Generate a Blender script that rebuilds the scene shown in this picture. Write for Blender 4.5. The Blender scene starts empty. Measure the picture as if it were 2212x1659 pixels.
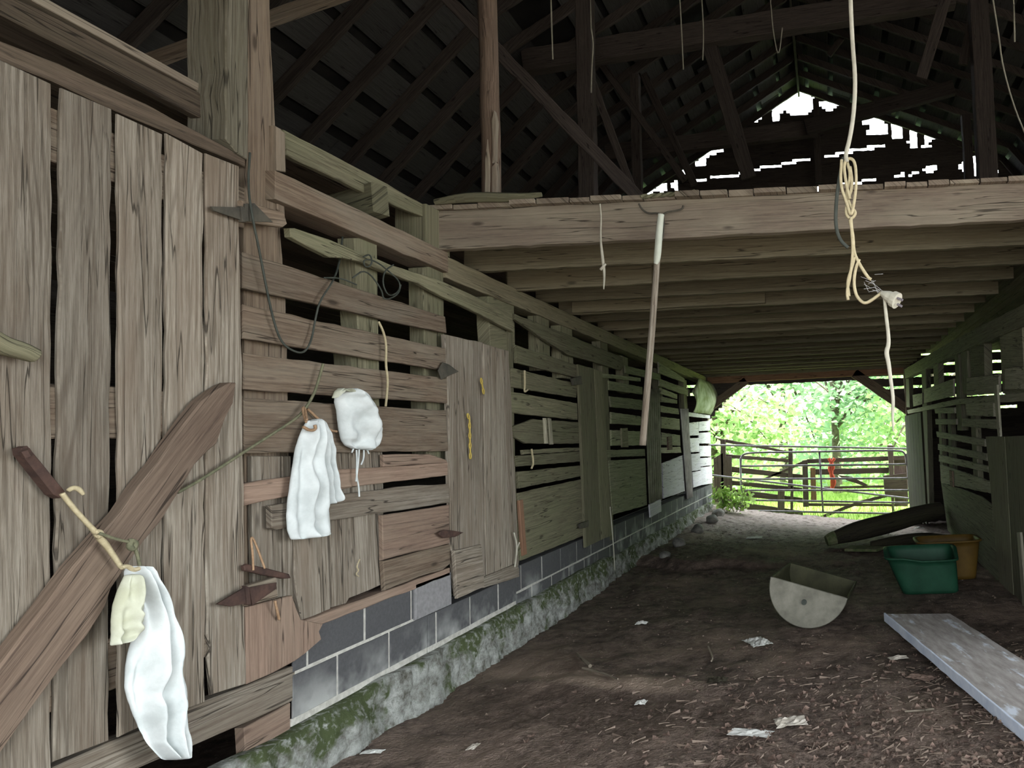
import bpy, bmesh, math, random
from mathutils import Vector, Matrix, noise
C = bpy.context.scene.collection
S = bpy.context.scene
V = Vector
rnd = random.Random(7)
# ---------------------------------------------------------------- camera
F, CX, CY, PITCH, ROLL, H = 1550.0, 1786.0, 829.5, math.radians(4.0), math.radians(2.7), 1.45
sp, cp = math.sin(PITCH), math.cos(PITCH)
sr, cr = math.sin(-ROLL), math.cos(-ROLL)
cam = bpy.data.objects.new('camera', bpy.data.cameras.new('camera')); C.objects.link(cam)
rt = V((cr, -sr * sp, sr * cp)); up = V((-sr, -cr * sp, cr * cp)); fw = V((0, cp, sp))
cam.matrix_world = Matrix(((rt.x, up.x, -fw.x, 0), (rt.y, up.y, -fw.y, 0), (rt.z, up.z, -fw.z, H), (0, 0, 0, 1)))
cam.data.sensor_width = 36; cam.data.lens = F / 2212 * 36
cam.data.shift_x = 0.5 - CX / 2212; cam.data.shift_y = 0.0
cam.data.clip_start = 0.05; cam.data.clip_end = 300
S.camera = cam
# ---------------------------------------------------------------- light
w = bpy.data.worlds.new('sky'); S.world = w; w.use_nodes = True
bg = w.node_tree.nodes['Background']; bg.inputs[0].default_value = (0.9, 0.955, 1.0, 1); bg.inputs[1].default_value = 4.0
sun = bpy.data.objects.new('sun', bpy.data.lights.new('sun', 'SUN')); C.objects.link(sun)
sun.data.energy = 8.0; sun.data.angle = math.radians(12); sun.data.color = (1, 0.96, 0.86)
sun.rotation_euler = V((0.72, -0.35, 0.85)).to_track_quat('Z', 'Y').to_euler()
def portal(name, loc, rot, sx, sy):
    d = bpy.data.lights.new(name, 'AREA'); d.shape = 'RECTANGLE'; d.size = sx; d.size_y = sy; d.cycles.is_portal = True
    o = bpy.data.objects.new(name, d); C.objects.link(o); o.location = loc; o.rotation_euler = rot
portal('daylight_front', (0.3, -1.25, 1.4), (math.radians(90), 0, 0), 3.7, 3.1)
portal('daylight_side', (6.3, 1.5, 1.75), (0, math.radians(-90), 0), 4.5, 5.6)
portal('daylight_far', (-0.43, 14.9, 1.1), (math.radians(-90), 0, 0), 4.0, 3.0)
S.view_settings.view_transform = 'Standard'; S.view_settings.look = 'None'
S.view_settings.exposure = 1.42; S.view_settings.gamma = 1.0; S.view_settings.use_curve_mapping = False
S.cycles.use_denoising = True; S.cycles.use_adaptive_sampling = True; S.cycles.adaptive_threshold = 0.015
S.cycles.max_bounces = 7; S.cycles.diffuse_bounces = 5; S.cycles.sample_clamp_indirect = 8

# ---------------------------------------------------------------- pixel rays -> points on real planes
def ray(u, v):
    x = (u - CX) / F; y = -(v - CY) / F
    x, y = cr * x - sr * y, sr * x + cr * y
    return V((x, cp - y * sp, sp + y * cp))
def onX(u, v, X): r = ray(u, v); t = X / r.x; return V((X, r.y * t, H + r.z * t))
def onY(u, v, Y): r = ray(u, v); t = Y / r.y; return V((r.x * t, Y, H + r.z * t))
XL, XR, YB = -2.41, 1.54, 14.6

# ---------------------------------------------------------------- materials
class NT:
    def __init__(s, name):
        s.m = bpy.data.materials.new(name); s.m.use_nodes = True; s.t = s.m.node_tree; s.b = s.t.nodes['Principled BSDF']
        s.b.inputs['Roughness'].default_value = 0.9; s.b.inputs['Specular IOR Level'].default_value = 0.25
    def n(s, ty, **kw):
        x = s.t.nodes.new(ty)
        for k, v in kw.items():
            setattr(x, k, v)
        return x
    def put(s, x, i, v):
        if isinstance(v, bpy.types.NodeSocket): s.t.links.new(v, x.inputs[i])
        elif v is not None: x.inputs[i].default_value = v
    def math(s, op, a, b=None, c=None):
        x = s.n('ShaderNodeMath', operation=op); s.put(x, 0, a); s.put(x, 1, b); s.put(x, 2, c); return x.outputs[0]
    def vec(s, x=0.0, y=0.0, z=0.0):
        k = s.n('ShaderNodeCombineXYZ'); s.put(k, 0, x); s.put(k, 1, y); s.put(k, 2, z); return k.outputs[0]
    def noise(s, vec, scale=1.0, detail=4.0, rough=0.55):
        x = s.n('ShaderNodeTexNoise'); s.put(x, 'Vector', vec); s.put(x, 'Scale', scale); s.put(x, 'Detail', detail); s.put(x, 'Roughness', rough); return x.outputs[0]
    def ramp(s, f, lo, hi):
        x = s.n('ShaderNodeMapRange'); s.put(x, 0, f); s.put(x, 1, lo); s.put(x, 2, hi); return x.outputs[0]
    def mix(s, f, a, b, mode='MIX'):
        x = s.n('ShaderNodeMix', data_type='RGBA', blend_type=mode)
        s.put(x, 0, f)
        for i, v in ((6, a), (7, b)):
            s.put(x, i, v if isinstance(v, bpy.types.NodeSocket) else (*v, 1) if len(v) == 3 else v)
        return x.outputs[2]
    def bump(s, h, st=0.4, d=0.01):
        x = s.n('ShaderNodeBump'); s.put(x, 'Strength', st); s.put(x, 'Distance', d); s.put(x, 'Height', h); s.t.links.new(x.outputs[0], s.b.inputs['Normal'])
    def pos(s): return s.n('ShaderNodeNewGeometry').outputs['Position']
    def sepp(s, v):
        x = s.n('ShaderNodeSeparateXYZ'); s.put(x, 0, v); return x.outputs
    def uv(s):
        return s.sepp(s.n('ShaderNodeTexCoord').outputs['UV'])
    def col(s, c): s.t.links.new(c, s.b.inputs['Base Color']); return s.m

def wood(name, light, dark, stain, amt=0.5, rings=0.5, tint=0.25, rough=0.9):
    k = NT(name); o = k.uv(); u, v = o[0], o[1]
    wn = k.n('ShaderNodeTexWhiteNoise', noise_dimensions='1D'); k.put(wn, 'W', k.math('FLOOR', k.math('DIVIDE', v, 10.0)))
    idn = wn.outputs['Value']; idz = k.math('MULTIPLY', idn, 37.0)
    fine = k.noise(k.vec(k.math('MULTIPLY', u, 2.6), k.math('MULTIPLY', v, 85.0), idz), 1.0, 5, 0.7)
    fib = k.noise(k.vec(k.math('MULTIPLY', u, 14.0), k.math('MULTIPLY', v, 420.0), idz), 1.0, 3, 0.6)
    d = k.noise(k.vec(k.math('MULTIPLY', u, 0.6), k.math('MULTIPLY', v, 4.5), idz), 1.0, 3, 0.45)
    ph = k.math('ADD', k.math('MULTIPLY', v, 210.0), k.math('MULTIPLY', d, 75.0))
    rg = k.ramp(k.math('SINE', ph), 0.1, 0.95)
    f = k.math('ADD', k.math('MULTIPLY', fine, 0.7), k.math('MULTIPLY', fib, 0.3))
    c = k.mix(k.ramp(f, 0.38, 0.6), dark, light)
    rw = k.math('MULTIPLY', rg, k.ramp(k.noise(k.vec(k.math('MULTIPLY', u, 1.1), k.math('MULTIPLY', v, 9.0), idz), 1.0, 3, 0.5), 0.3, 0.62))
    c = k.mix(k.math('MULTIPLY', rw, 0.75 * rings), c, tuple(x * 0.75 for x in dark))
    big = k.noise(k.vec(k.math('MULTIPLY', u, 1.6), k.math('MULTIPLY', v, 7.0), idz), 1.0, 5, 0.6)
    c = k.mix(k.math('MULTIPLY', k.ramp(big, 0.42, 0.72), amt), c, stain)
    vo = k.n('ShaderNodeTexVoronoi'); k.put(vo, 'Vector', k.vec(k.math('MULTIPLY', u, 2.3), k.math('MULTIPLY', v, 7.0), idz)); k.put(vo, 'Scale', 1.0)
    kn = k.ramp(vo.outputs['Distance'], 0.12, 0.05)
    c = k.mix(k.math('MULTIPLY', kn, 0.75), c, tuple(x * 0.3 for x in dark))
    tn = k.math('MULTIPLY_ADD', idn, 2 * tint, 1.0 - tint)
    c = k.mix(1.0, c, k.vec(tn, tn, tn), 'MULTIPLY')
    cn = k.noise(k.vec(k.math('MULTIPLY', u, 0.7), k.math('MULTIPLY', v, 20.0), k.math('ADD', idz, 5.0)), 1.0, 2, 0.5)
    ck = k.math('MULTIPLY', k.ramp(k.math('ABSOLUTE', k.math('SUBTRACT', cn, 0.5)), 0.009, 0.003), k.ramp(big, 0.42, 0.5))
    c = k.mix(k.math('MULTIPLY', ck, 0.8), c, tuple(x * 0.2 for x in dark))
    f = k.math('SUBTRACT', f, ck)
    k.bump(f, 0.7, 0.004); k.b.inputs['Roughness'].default_value = rough
    return k.col(c)
def plain(name, a, b, scale=6.0, rough=0.8, metal=0.0, bump=0.2, lo=0.35, hi=0.65):
    k = NT(name); n = k.noise(k.n('ShaderNodeTexCoord').outputs['Object'], scale, 6, 0.6)
    k.b.inputs['Roughness'].default_value = rough; k.b.inputs['Metallic'].default_value = metal
    if bump: k.bump(n, bump, 0.01)
    return k.col(k.mix(k.ramp(n, lo, hi), a, b))

M = {}
M['gray'] = wood('gray_weathered_wood', (0.3, 0.27, 0.22), (0.13, 0.107, 0.08), (0.15, 0.112, 0.08), 0.6, 0.9)
M['brown'] = wood('brown_dusty_wood', (0.235, 0.18, 0.13), (0.105, 0.075, 0.052), (0.25, 0.225, 0.175), 0.6, 0.25)
M['red'] = wood('red_brown_wood', (0.285, 0.203, 0.152), (0.165, 0.112, 0.083), (0.28, 0.22, 0.165), 0.6, 0.25)
M['plankb'] = wood('bark_edged_wood', (0.165, 0.12, 0.088), (0.07, 0.048, 0.036), (0.195, 0.15, 0.112), 0.5, 0.3)
M['olive'] = wood('mossy_wood', (0.205, 0.192, 0.125), (0.095, 0.087, 0.055), (0.16, 0.165, 0.095), 0.6, 0.3)
M['beam'] = wood('tan_beam_wood', (0.235, 0.192, 0.148), (0.135, 0.108, 0.083), (0.31, 0.28, 0.21), 0.7, 0.15)
M['joist'] = wood('joist_wood', (0.215, 0.19, 0.125), (0.12, 0.103, 0.067), (0.16, 0.132, 0.083), 0.6, 0.2)
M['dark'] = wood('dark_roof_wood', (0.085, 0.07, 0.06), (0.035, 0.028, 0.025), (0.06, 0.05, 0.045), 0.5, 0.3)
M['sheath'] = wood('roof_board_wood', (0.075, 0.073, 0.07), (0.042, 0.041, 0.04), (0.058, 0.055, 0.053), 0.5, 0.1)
M['white'] = wood('whitewashed_wood', (0.8, 0.78, 0.84), (0.58, 0.56, 0.62), (0.66, 0.66, 0.62), 0.5, 0.2)
M['pale'] = wood('pale_slat_wood', (0.42, 0.4, 0.3), (0.2, 0.18, 0.13), (0.3, 0.29, 0.2), 0.5, 0.2)
M['green'] = wood('green_gray_slat_wood', (0.3, 0.31, 0.2), (0.13, 0.13, 0.08), (0.22, 0.24, 0.13), 0.6, 0.2)
M['shade'] = wood('shaded_wall_wood', (0.18, 0.175, 0.12), (0.08, 0.075, 0.053), (0.135, 0.13, 0.083), 0.6, 0.2)  # darker copy of the green-gray slat wood, right-wall shade put into its colour
M['shade_pale'] = wood('shaded_pale_wood', (0.3, 0.29, 0.225), (0.15, 0.14, 0.105), (0.2, 0.19, 0.13), 0.5, 0.2)  # pale slat wood darkened, the right wall's shade painted into it
M['rail'] = wood('dark_rail_wood', (0.125, 0.095, 0.068), (0.05, 0.037, 0.027), (0.1, 0.085, 0.055), 0.6, 0.2)
M['post'] = wood('gray_post_wood', (0.235, 0.215, 0.165), (0.1, 0.088, 0.062), (0.15, 0.14, 0.09), 0.6, 0.5)  # gray wood darkened to stand in for weaker light higher up
M['postb'] = wood('brown_post_wood', (0.185, 0.142, 0.1), (0.085, 0.06, 0.042), (0.2, 0.165, 0.125), 0.6, 0.3)  # brown wood darkened the same way, for light falling off upward
M['corral'] = wood('wet_corral_wood', (0.12, 0.085, 0.075), (0.05, 0.035, 0.032), (0.13, 0.1, 0.09), 0.5, 0.2)
M['orange_post'] = wood('new_post_wood', (0.3, 0.17, 0.1), (0.16, 0.08, 0.05), (0.2, 0.12, 0.08), 0.5, 0.2)
M['trunk'] = plain('tree_bark', (0.06, 0.05, 0.035), (0.15, 0.13, 0.1), 9, 0.95)
M['log'] = wood('rotten_log', (0.035, 0.03, 0.018), (0.012, 0.01, 0.008), (0.04, 0.04, 0.016), 0.5, 0.1)
M['rust'] = plain('rusty_iron', (0.045, 0.029, 0.025), (0.095, 0.056, 0.044), 18, 0.85, 0.2, 0.4)
M['iron'] = plain('dull_iron', (0.055, 0.052, 0.044), (0.1, 0.092, 0.072), 14, 0.8, 0.2, 0.3)
M['pipe'] = plain('galvanized_pipe', (0.13, 0.115, 0.125), (0.24, 0.22, 0.24), 12, 0.45, 0.25, 0.1)
M['cloth'] = plain('white_sackcloth', (0.48, 0.52, 0.515), (0.68, 0.72, 0.715), 7, 0.95, 0, 0.3)
M['clothy'] = plain('yellowed_sackcloth', (0.42, 0.43, 0.32), (0.54, 0.56, 0.47), 9, 0.95, 0, 0.3)
M['twine'] = plain('pale_twine', (0.36, 0.31, 0.19), (0.46, 0.4, 0.26), 60, 0.9)
M['orange_twine'] = plain('orange_twine', (0.28, 0.175, 0.1), (0.37, 0.245, 0.15), 60, 0.9)
M['cord'] = plain('pale_cord', (0.34, 0.325, 0.26), (0.47, 0.45, 0.37), 20, 0.8)
M['green_wire'] = plain('green_cord', (0.035, 0.042, 0.035), (0.06, 0.066, 0.055), 20, 0.7)
M['dark_rope'] = plain('gray_green_rope', (0.1, 0.105, 0.065), (0.18, 0.175, 0.11), 40, 0.9)
M['yellow'] = plain('yellow_plastic', (0.45, 0.33, 0.07), (0.52, 0.4, 0.1), 12, 0.5)
M['plastic_g'] = plain('green_plastic', (0.006, 0.038, 0.019), (0.012, 0.06, 0.032), 5, 0.6)
M['plastic_o'] = plain('orange_plastic', (0.065, 0.037, 0.006), (0.1, 0.058, 0.01), 5, 0.6)
M['barrel'] = plain('cream_barrel_plastic', (0.12, 0.115, 0.09), (0.24, 0.23, 0.185), 6, 0.7, 0, 0.3)
M['barrel_in'] = plain('barrel_inner', (0.035, 0.035, 0.017), (0.075, 0.074, 0.038), 5, 0.7)
M['tape'] = plain('white_tape', (0.5, 0.54, 0.46), (0.6, 0.63, 0.54), 10, 0.7)
M['red_rope'] = plain('red_rope', (0.4, 0.06, 0.04), (0.5, 0.1, 0.06), 30, 0.9)
M['paper'] = plain('pale_scrap', (0.45, 0.45, 0.42), (0.62, 0.62, 0.58), 20, 0.95)
M['paperb'] = plain('tan_scrap', (0.36, 0.32, 0.26), (0.5, 0.46, 0.4), 20, 0.95)
M['stone'] = plain('field_stone', (0.1, 0.1, 0.09), (0.24, 0.23, 0.2), 9, 0.95, 0, 0.6)
M['mossb'] = plain('mossy_board', (0.06, 0.09, 0.03), (0.16, 0.16, 0.09), 12, 0.95)
M['tin_roof'] = plain('old_roof_tin', (0.015, 0.015, 0.016), (0.03, 0.028, 0.028), 3, 0.6, 0.4, 0)
def tin(name, a, b):
    return plain(name, a, b, 5, 0.65, 0.25, 0.1)
M['tin_olive'] = tin('dull_corrugated_tin', (0.13, 0.13, 0.085), (0.24, 0.24, 0.17))
M['tin_white'] = tin('pale_corrugated_tin', (0.38, 0.36, 0.33), (0.6, 0.57, 0.55))
M['tin_sheet'] = tin('stained_tin_sheet', (0.2, 0.23, 0.11), (0.5, 0.5, 0.45))
# painted board: gray worn paint with pale blue-white patches
k = NT('worn_white_paint'); o = k.uv()
n1 = k.noise(k.vec(k.math('MULTIPLY', o[0], 5.0), k.math('MULTIPLY', o[1], 22.0), 0.0), 1.0, 6, 0.65)
n2 = k.noise(k.vec(k.math('MULTIPLY', o[0], 2.2), k.math('MULTIPLY', o[1], 7.0), 3.0), 1.0, 4, 0.6)
c = k.mix(k.ramp(n1, 0.35, 0.65), (0.26, 0.235, 0.215), (0.43, 0.4, 0.38)); c = k.mix(k.ramp(n2, 0.58, 0.64), c, (0.6, 0.64, 0.7))
k.bump(n1, 0.3); M['paint'] = k.col(c)
M['paint_edge'] = plain('pale_blue_paint', (0.5, 0.56, 0.68), (0.66, 0.71, 0.8), 9, 0.8)
# blocks
k = NT('gray_concrete_block'); p = k.pos()
n = k.noise(p, 60, 4, 0.7); b = k.noise(p, 2.3, 4, 0.6)
c = k.mix(n, (0.05, 0.051, 0.054), (0.105, 0.106, 0.108)); c = k.mix(k.math('MULTIPLY', k.math('MULTIPLY', k.ramp(b, 0.5, 0.66), k.ramp(k.sepp(p)[2], 0.5, 0.32)), 0.85), c, (0.38, 0.39, 0.37))
k.bump(n, 0.5, 0.004); M['block'] = k.col(c)
M['block_new'] = plain('light_concrete_block', (0.19, 0.188, 0.188), (0.25, 0.245, 0.248), 40, 0.95)
M['mortar'] = plain('mortar', (0.36, 0.35, 0.31), (0.52, 0.51, 0.46), 30, 0.95)
k = NT('mossy_concrete_footing'); p = k.pos(); q = k.sepp(p)
n = k.noise(p, 13, 8, 0.75); b = k.noise(p, 3.2, 5, 0.62); m_ = k.noise(p, 28, 4, 0.6)
c = k.mix(k.ramp(n, 0.35, 0.62), (0.12, 0.115, 0.09), (0.52, 0.54, 0.5))
c = k.mix(k.math('MULTIPLY', k.ramp(k.math('MULTIPLY_ADD', k.ramp(q[2], 0.08, 0.26), 0.12, b), 0.54, 0.63), k.ramp(m_, 0.35, 0.5)), c, (0.085, 0.11, 0.045))
k.bump(n, 1.0, 0.04); M['footing'] = k.col(c)
# dirt
k = NT('barn_floor_dirt'); p = k.pos()
a = k.noise(p, 0.75, 5, 0.6); b = k.noise(p, 9, 6, 0.7); d = k.noise(p, 55, 3, 0.65); e = k.noise(p, 2.6, 4, 0.6)
c = k.mix(k.ramp(b, 0.36, 0.64), (0.045, 0.032, 0.026), (0.155, 0.115, 0.09))
c = k.mix(k.math('MULTIPLY', k.ramp(a, 0.5, 0.66), 0.75), c, (0.25, 0.185, 0.14))
c = k.mix(k.math('MULTIPLY', k.ramp(d, 0.6, 0.7), k.ramp(e, 0.4, 0.6)), c, (0.3, 0.24, 0.19))
q = k.sepp(p)
def spot(cx, cy, a_, b_, sl):
    dx = k.math('SUBTRACT', q[0], cx); dy = k.math('ADD', k.math('SUBTRACT', q[1], cy), k.math('MULTIPLY', dx, sl))
    r2 = k.math('ADD', k.math('POWER', k.math('DIVIDE', dx, a_), 2.0), k.math('POWER', k.math('DIVIDE', dy, b_), 2.0))
    return k.ramp(k.math('ADD', r2, k.math('MULTIPLY', k.math('SUBTRACT', b, 0.5), 1.8)), 1.15, 0.45)
c = k.mix(k.math('MULTIPLY', spot(-1.35, 4.0, 0.95, 0.3, 0.25), 0.7), c, (0.05, 0.034, 0.024))
c = k.mix(k.math('MULTIPLY', spot(-1.5, 4.5, 0.7, 0.17, 0.32), 0.85), c, (0.27, 0.205, 0.155))
far_light = k.ramp(k.math('ADD', q[1], k.math('MULTIPLY', e, 2.0)), 11.0, 13.5)  # daylight from the far opening painted in as paler dirt
c = k.mix(k.math('MULTIPLY', far_light, k.ramp(b, 0.3, 0.55)), c, (0.27, 0.225, 0.205))
dry = k.ramp(k.math('ADD', q[1], k.math('MULTIPLY', e, 1.6)), 5.3, 4.0)  # paler near the entrance: some dry chaff, plus daylight painted into the dirt
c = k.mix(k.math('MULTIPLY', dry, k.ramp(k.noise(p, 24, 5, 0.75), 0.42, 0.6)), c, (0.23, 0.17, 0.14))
k.bump(k.math('ADD', b, k.math('MULTIPLY', d, 0.5)), 0.9, 0.03); k.b.inputs['Roughness'].default_value = 0.85
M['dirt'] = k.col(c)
M['gravel'] = plain('pale_gravel', (0.24, 0.22, 0.19), (0.36, 0.33, 0.29), 12, 0.95)
k = NT('green_field'); p = k.pos()
c = k.mix(k.ramp(k.noise(p, 1.4, 6, 0.7), 0.35, 0.65), (0.13, 0.24, 0.03), (0.3, 0.42, 0.1)); M['field'] = k.col(c)
def leafm(name, a, b):
    k = NT(name); o = k.uv(); wn = k.n('ShaderNodeTexWhiteNoise', noise_dimensions='1D'); k.put(wn, 'W', k.math('FLOOR', o[0]))
    c = k.mix(wn.outputs['Value'], a, b); k.col(c)
    tr = k.n('ShaderNodeBsdfTranslucent'); k.put(tr, 0, c); ms = k.n('ShaderNodeMixShader'); k.put(ms, 0, 0.45)
    k.t.links.new(k.b.outputs[0], ms.inputs[1]); k.t.links.new(tr.outputs[0], ms.inputs[2])
    k.t.links.new(ms.outputs[0], k.t.nodes['Material Output'].inputs[0]); k.b.inputs['Roughness'].default_value = 0.6
    return k.m
M['leaf'] = leafm('tree_leaf', (0.2, 0.36, 0.12), (0.48, 0.62, 0.3))
M['leaf2'] = leafm('bluish_tree_leaf', (0.2, 0.36, 0.2), (0.48, 0.62, 0.42))
M['grass'] = leafm('grass_blade', (0.16, 0.3, 0.04), (0.36, 0.5, 0.14))
def litter(name, a, b):
    k = NT(name); o = k.uv(); wn = k.n('ShaderNodeTexWhiteNoise', noise_dimensions='1D'); k.put(wn, 'W', k.math('FLOOR', o[0]))
    return k.col(k.mix(wn.outputs['Value'], a, b))
M['litter'] = litter('dry_leaf', (0.08, 0.054, 0.043), (0.21, 0.145, 0.115))
M['straw'] = litter('dry_straw', (0.12, 0.088, 0.067), (0.23, 0.178, 0.14))
M['nest'] = plain('dusty_web', (0.25, 0.25, 0.24), (0.4, 0.4, 0.38), 30, 0.95)

# ---------------------------------------------------------------- mesh helpers
class MB:
    n = 0
    def __init__(s): s.v = []; s.f = []; s.uv = []; s.mi = []
    def add(s, verts, faces, uvs=None, mi=0):
        b = len(s.v); s.v += [V(p) for p in verts]
        for i, f in enumerate(faces):
            s.f.append([b + j for j in f]); s.uv.append(uvs[i] if uvs else [(0, 0)] * len(f)); s.mi.append(mi)
def newid(): MB.n += 1; return MB.n
def wuv(faces, verts, ldir, nrm):
    l = ldir.normalized(); cdir = nrm.cross(l)
    if cdir.length < 1e-4: cdir = V((0, 0, 1)).cross(l)
    cdir.normalize(); nn = nrm.normalized(); i = newid(); du = rnd.random() * 9
    cs = [(p.dot(l), p.dot(cdir), p.dot(nn)) for p in verts]; c0 = cs[0]
    out = []
    for f in faces:
        out.append([((cs[j][0] - c0[0]) + du, (cs[j][1] - c0[1]) + (cs[j][2] - c0[2]) + 10 * i + 5) for j in f])
    return out
def prism(mb, P, back, ldir=None, rag=0.0025, bev=0.004, step=0.09, mi=0):
    """front polygon P swept by the vector back, with worn edges"""
    P = [V(p) for p in P]; n = (-back).normalized()
    area = sum((P[i].cross(P[(i + 1) % len(P)]) for i in range(len(P))), V())
    if area.dot(n) < 0: P.reverse()
    if ldir is None:
        ldir = max(((P[(i + 1) % len(P)] - P[i]) for i in range(len(P))), key=lambda e: e.length)
    Q = []
    for i in range(len(P)):
        a, b = P[i], P[(i + 1) % len(P)]; e = b - a; L = e.length
        k = max(1, int(L / step)) if rag else 1
        m = n.cross(e).normalized() if L > 1e-6 else V()
        for j in range(k):
            q = a + e * (j / k)
            if rag and j: q = q + m * rnd.uniform(-rag, rag)
            Q.append(q)
    N = len(Q); ins = []
    for i in range(N):
        e1 = (Q[i] - Q[i - 1]); e2 = (Q[(i + 1) % N] - Q[i])
        m = (n.cross(e1).normalized() + n.cross(e2).normalized())
        if m.length > 1e-6: m.normalize()
        ins.append(Q[i] + m * bev)
    d = min(bev, back.length * 0.4)
    verts = ins + [q + back.normalized() * d for q in Q] + [q + back for q in Q]
    faces = [list(range(N))]
    for r in range(2):
        for i in range(N):
            j = (i + 1) % N; faces.append([r * N + j, r * N + i, (r + 1) * N + i, (r + 1) * N + j])
    faces.append([2 * N + i for i in range(N - 1, -1, -1)])
    mb.add(verts, faces, wuv(faces, verts, ldir, n), mi)
def bar(mb, a, b, side, h, rag=0.003, upv=None, mi=0):
    """square timber from a to b (centre line); side = vector across (full width), h = depth"""
    a, b, side = V(a), V(b), V(side); d = (b - a).normalized()
    u_ = (upv or d.cross(side)).normalized() * (h / 2)
    P = [a - u_ - side / 2, b - u_ - side / 2, b + u_ - side / 2, a + u_ - side / 2]
    prism(mb, P, side, b - a, rag, 0.006, 0.15, mi)
def bx(mb, x0, x1, y0, y1, z0, z1, ldir=None, rag=0.0, mi=0):
    prism(mb, [(x1, y0, z0), (x1, y1, z0), (x1, y1, z1), (x1, y0, z1)], V((x0 - x1, 0, 0)), ldir, rag, 0.003, 0.12, mi)
def tube(mb, pts, r, n=7, mi=0, smooth=2, cap=True):
    pts = [V(p) for p in pts]; R = list(r) if isinstance(r, (list, tuple)) else [r] * len(pts)
    for _ in range(smooth if len(pts) > 2 else 0):
        q, rr = [pts[0]], [R[0]]
        for i in range(len(pts) - 1):
            q += [pts[i].lerp(pts[i + 1], 0.25), pts[i].lerp(pts[i + 1], 0.75)]; rr += [R[i] * .75 + R[i + 1] * .25, R[i] * .25 + R[i + 1] * .75]
        q.append(pts[-1]); rr.append(R[-1]); pts, R = q, rr
    verts, faces, uvs = [], [], []; i0 = newid(); prev = None; L = 0; Ls = []
    for i, p in enumerate(pts):
        t = (pts[min(i + 1, len(pts) - 1)] - pts[max(i - 1, 0)]).normalized()
        if prev is None: prev = t.orthogonal().normalized()
        prev = (prev - t * prev.dot(t)); prev = prev.normalized() if prev.length > 1e-5 else t.orthogonal().normalized()
        bn = t.cross(prev)
        if i: L += (p - pts[i - 1]).length
        Ls.append(L)
        for j in range(n):
            a = 2 * math.pi * j / n; verts.append(p + (prev * math.cos(a) + bn * math.sin(a)) * R[i])
    for i in range(len(pts) - 1):
        for j in range(n):
            k2 = (j + 1) % n; faces.append([i * n + j, i * n + k2, (i + 1) * n + k2, (i + 1) * n + j])
            c = 6.28 * R[i] / n
            uvs.append([(Ls[i], j * c + 10 * i0 + 5), (Ls[i], (j + 1) * c + 10 * i0 + 5), (Ls[i + 1], (j + 1) * c + 10 * i0 + 5), (Ls[i + 1], j * c + 10 * i0 + 5)])
    if cap:
        m = (len(pts) - 1) * n
        faces.append(list(range(n - 1, -1, -1))); uvs.append([(0, 10 * i0 + 5)] * n)
        faces.append([m + j for j in range(n)]); uvs.append([(0, 10 * i0 + 5)] * n)
    mb.add(verts, faces, uvs, mi)
def empty(name, loc, label=None, cat=None, group=None, kind=None):
    o = bpy.data.objects.new(name, None); C.objects.link(o); o.location = loc; o.empty_display_size = 0.1
    tag(o, label, cat, group, kind); return o
def tag(o, label=None, cat=None, group=None, kind=None):
    for k_, v_ in (('label', label), ('category', cat), ('group', group), ('kind', kind)):
        if v_: o[k_] = v_
    return o
def obj(name, mb, mats, parent=None, label=None, cat=None, group=None, kind=None, smooth=False, sub=0, solid=0):
    me = bpy.data.meshes.new(name)
    xs = [p.x for p in mb.v]; ys = [p.y for p in mb.v]; zs = [p.z for p in mb.v]
    o0 = V(((min(xs) + max(xs)) / 2, (min(ys) + max(ys)) / 2, min(zs)))
    me.from_pydata([p - o0 for p in mb.v], [], mb.f)
    uvl = me.uv_layers.new(name='UVMap'); fl = [c for f in mb.uv for c in f]
    uvl.data.foreach_set('uv', [x for c in fl for x in c])
    mats = mats if isinstance(mats, (list, tuple)) else [mats]
    for m in mats: me.materials.append(m)
    me.polygons.foreach_set('material_index', mb.mi)
    if smooth: me.polygons.foreach_set('use_smooth', [True] * len(me.polygons))
    me.update()
    o = bpy.data.objects.new(name, me); C.objects.link(o)
    ploc = V((0, 0, 0)); q = parent
    while q is not None: ploc += q.location; q = q.parent
    o.location = o0 - ploc; o.parent = parent
    if solid:
        m = o.modifiers.new('thick', 'SOLIDIFY'); m.thickness = solid; m.offset = 0
    if sub:
        m = o.modifiers.new('sub', 'SUBSURF'); m.levels = sub; m.render_levels = sub
    return tag(o, label, cat, group, kind)
def wl(pts, dx=0.0): return [onX(u, v, XL + dx) for u, v in pts]
def wr(pts, dx=0.0): return [onX(u, v, XR + dx) for u, v in pts]
def one(name, poly, th, mat, parent, side='L', dx=0.0, rag=0.003, **kw):
    mb = MB()
    if side == 'L': prism(mb, wl(poly, dx), V((-th, 0, 0)), None, rag)
    else: prism(mb, wr(poly, dx), V((th, 0, 0)), None, rag)
    return obj(name, mb, mat, parent, **kw)
def many(name, polys, th, mat, parent, side='L', dx=0.0, rag=0.003, **kw):
    mb = MB()
    for p in polys:
        j = rnd.uniform(-0.004, 0.004)
        if side == 'L': prism(mb, wl(p, dx + j), V((-th, 0, 0)), None, rag)
        else: prism(mb, wr(p, dx + j), V((th, 0, 0)), None, rag)
    return obj(name, mb, mat, parent, **kw)

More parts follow.
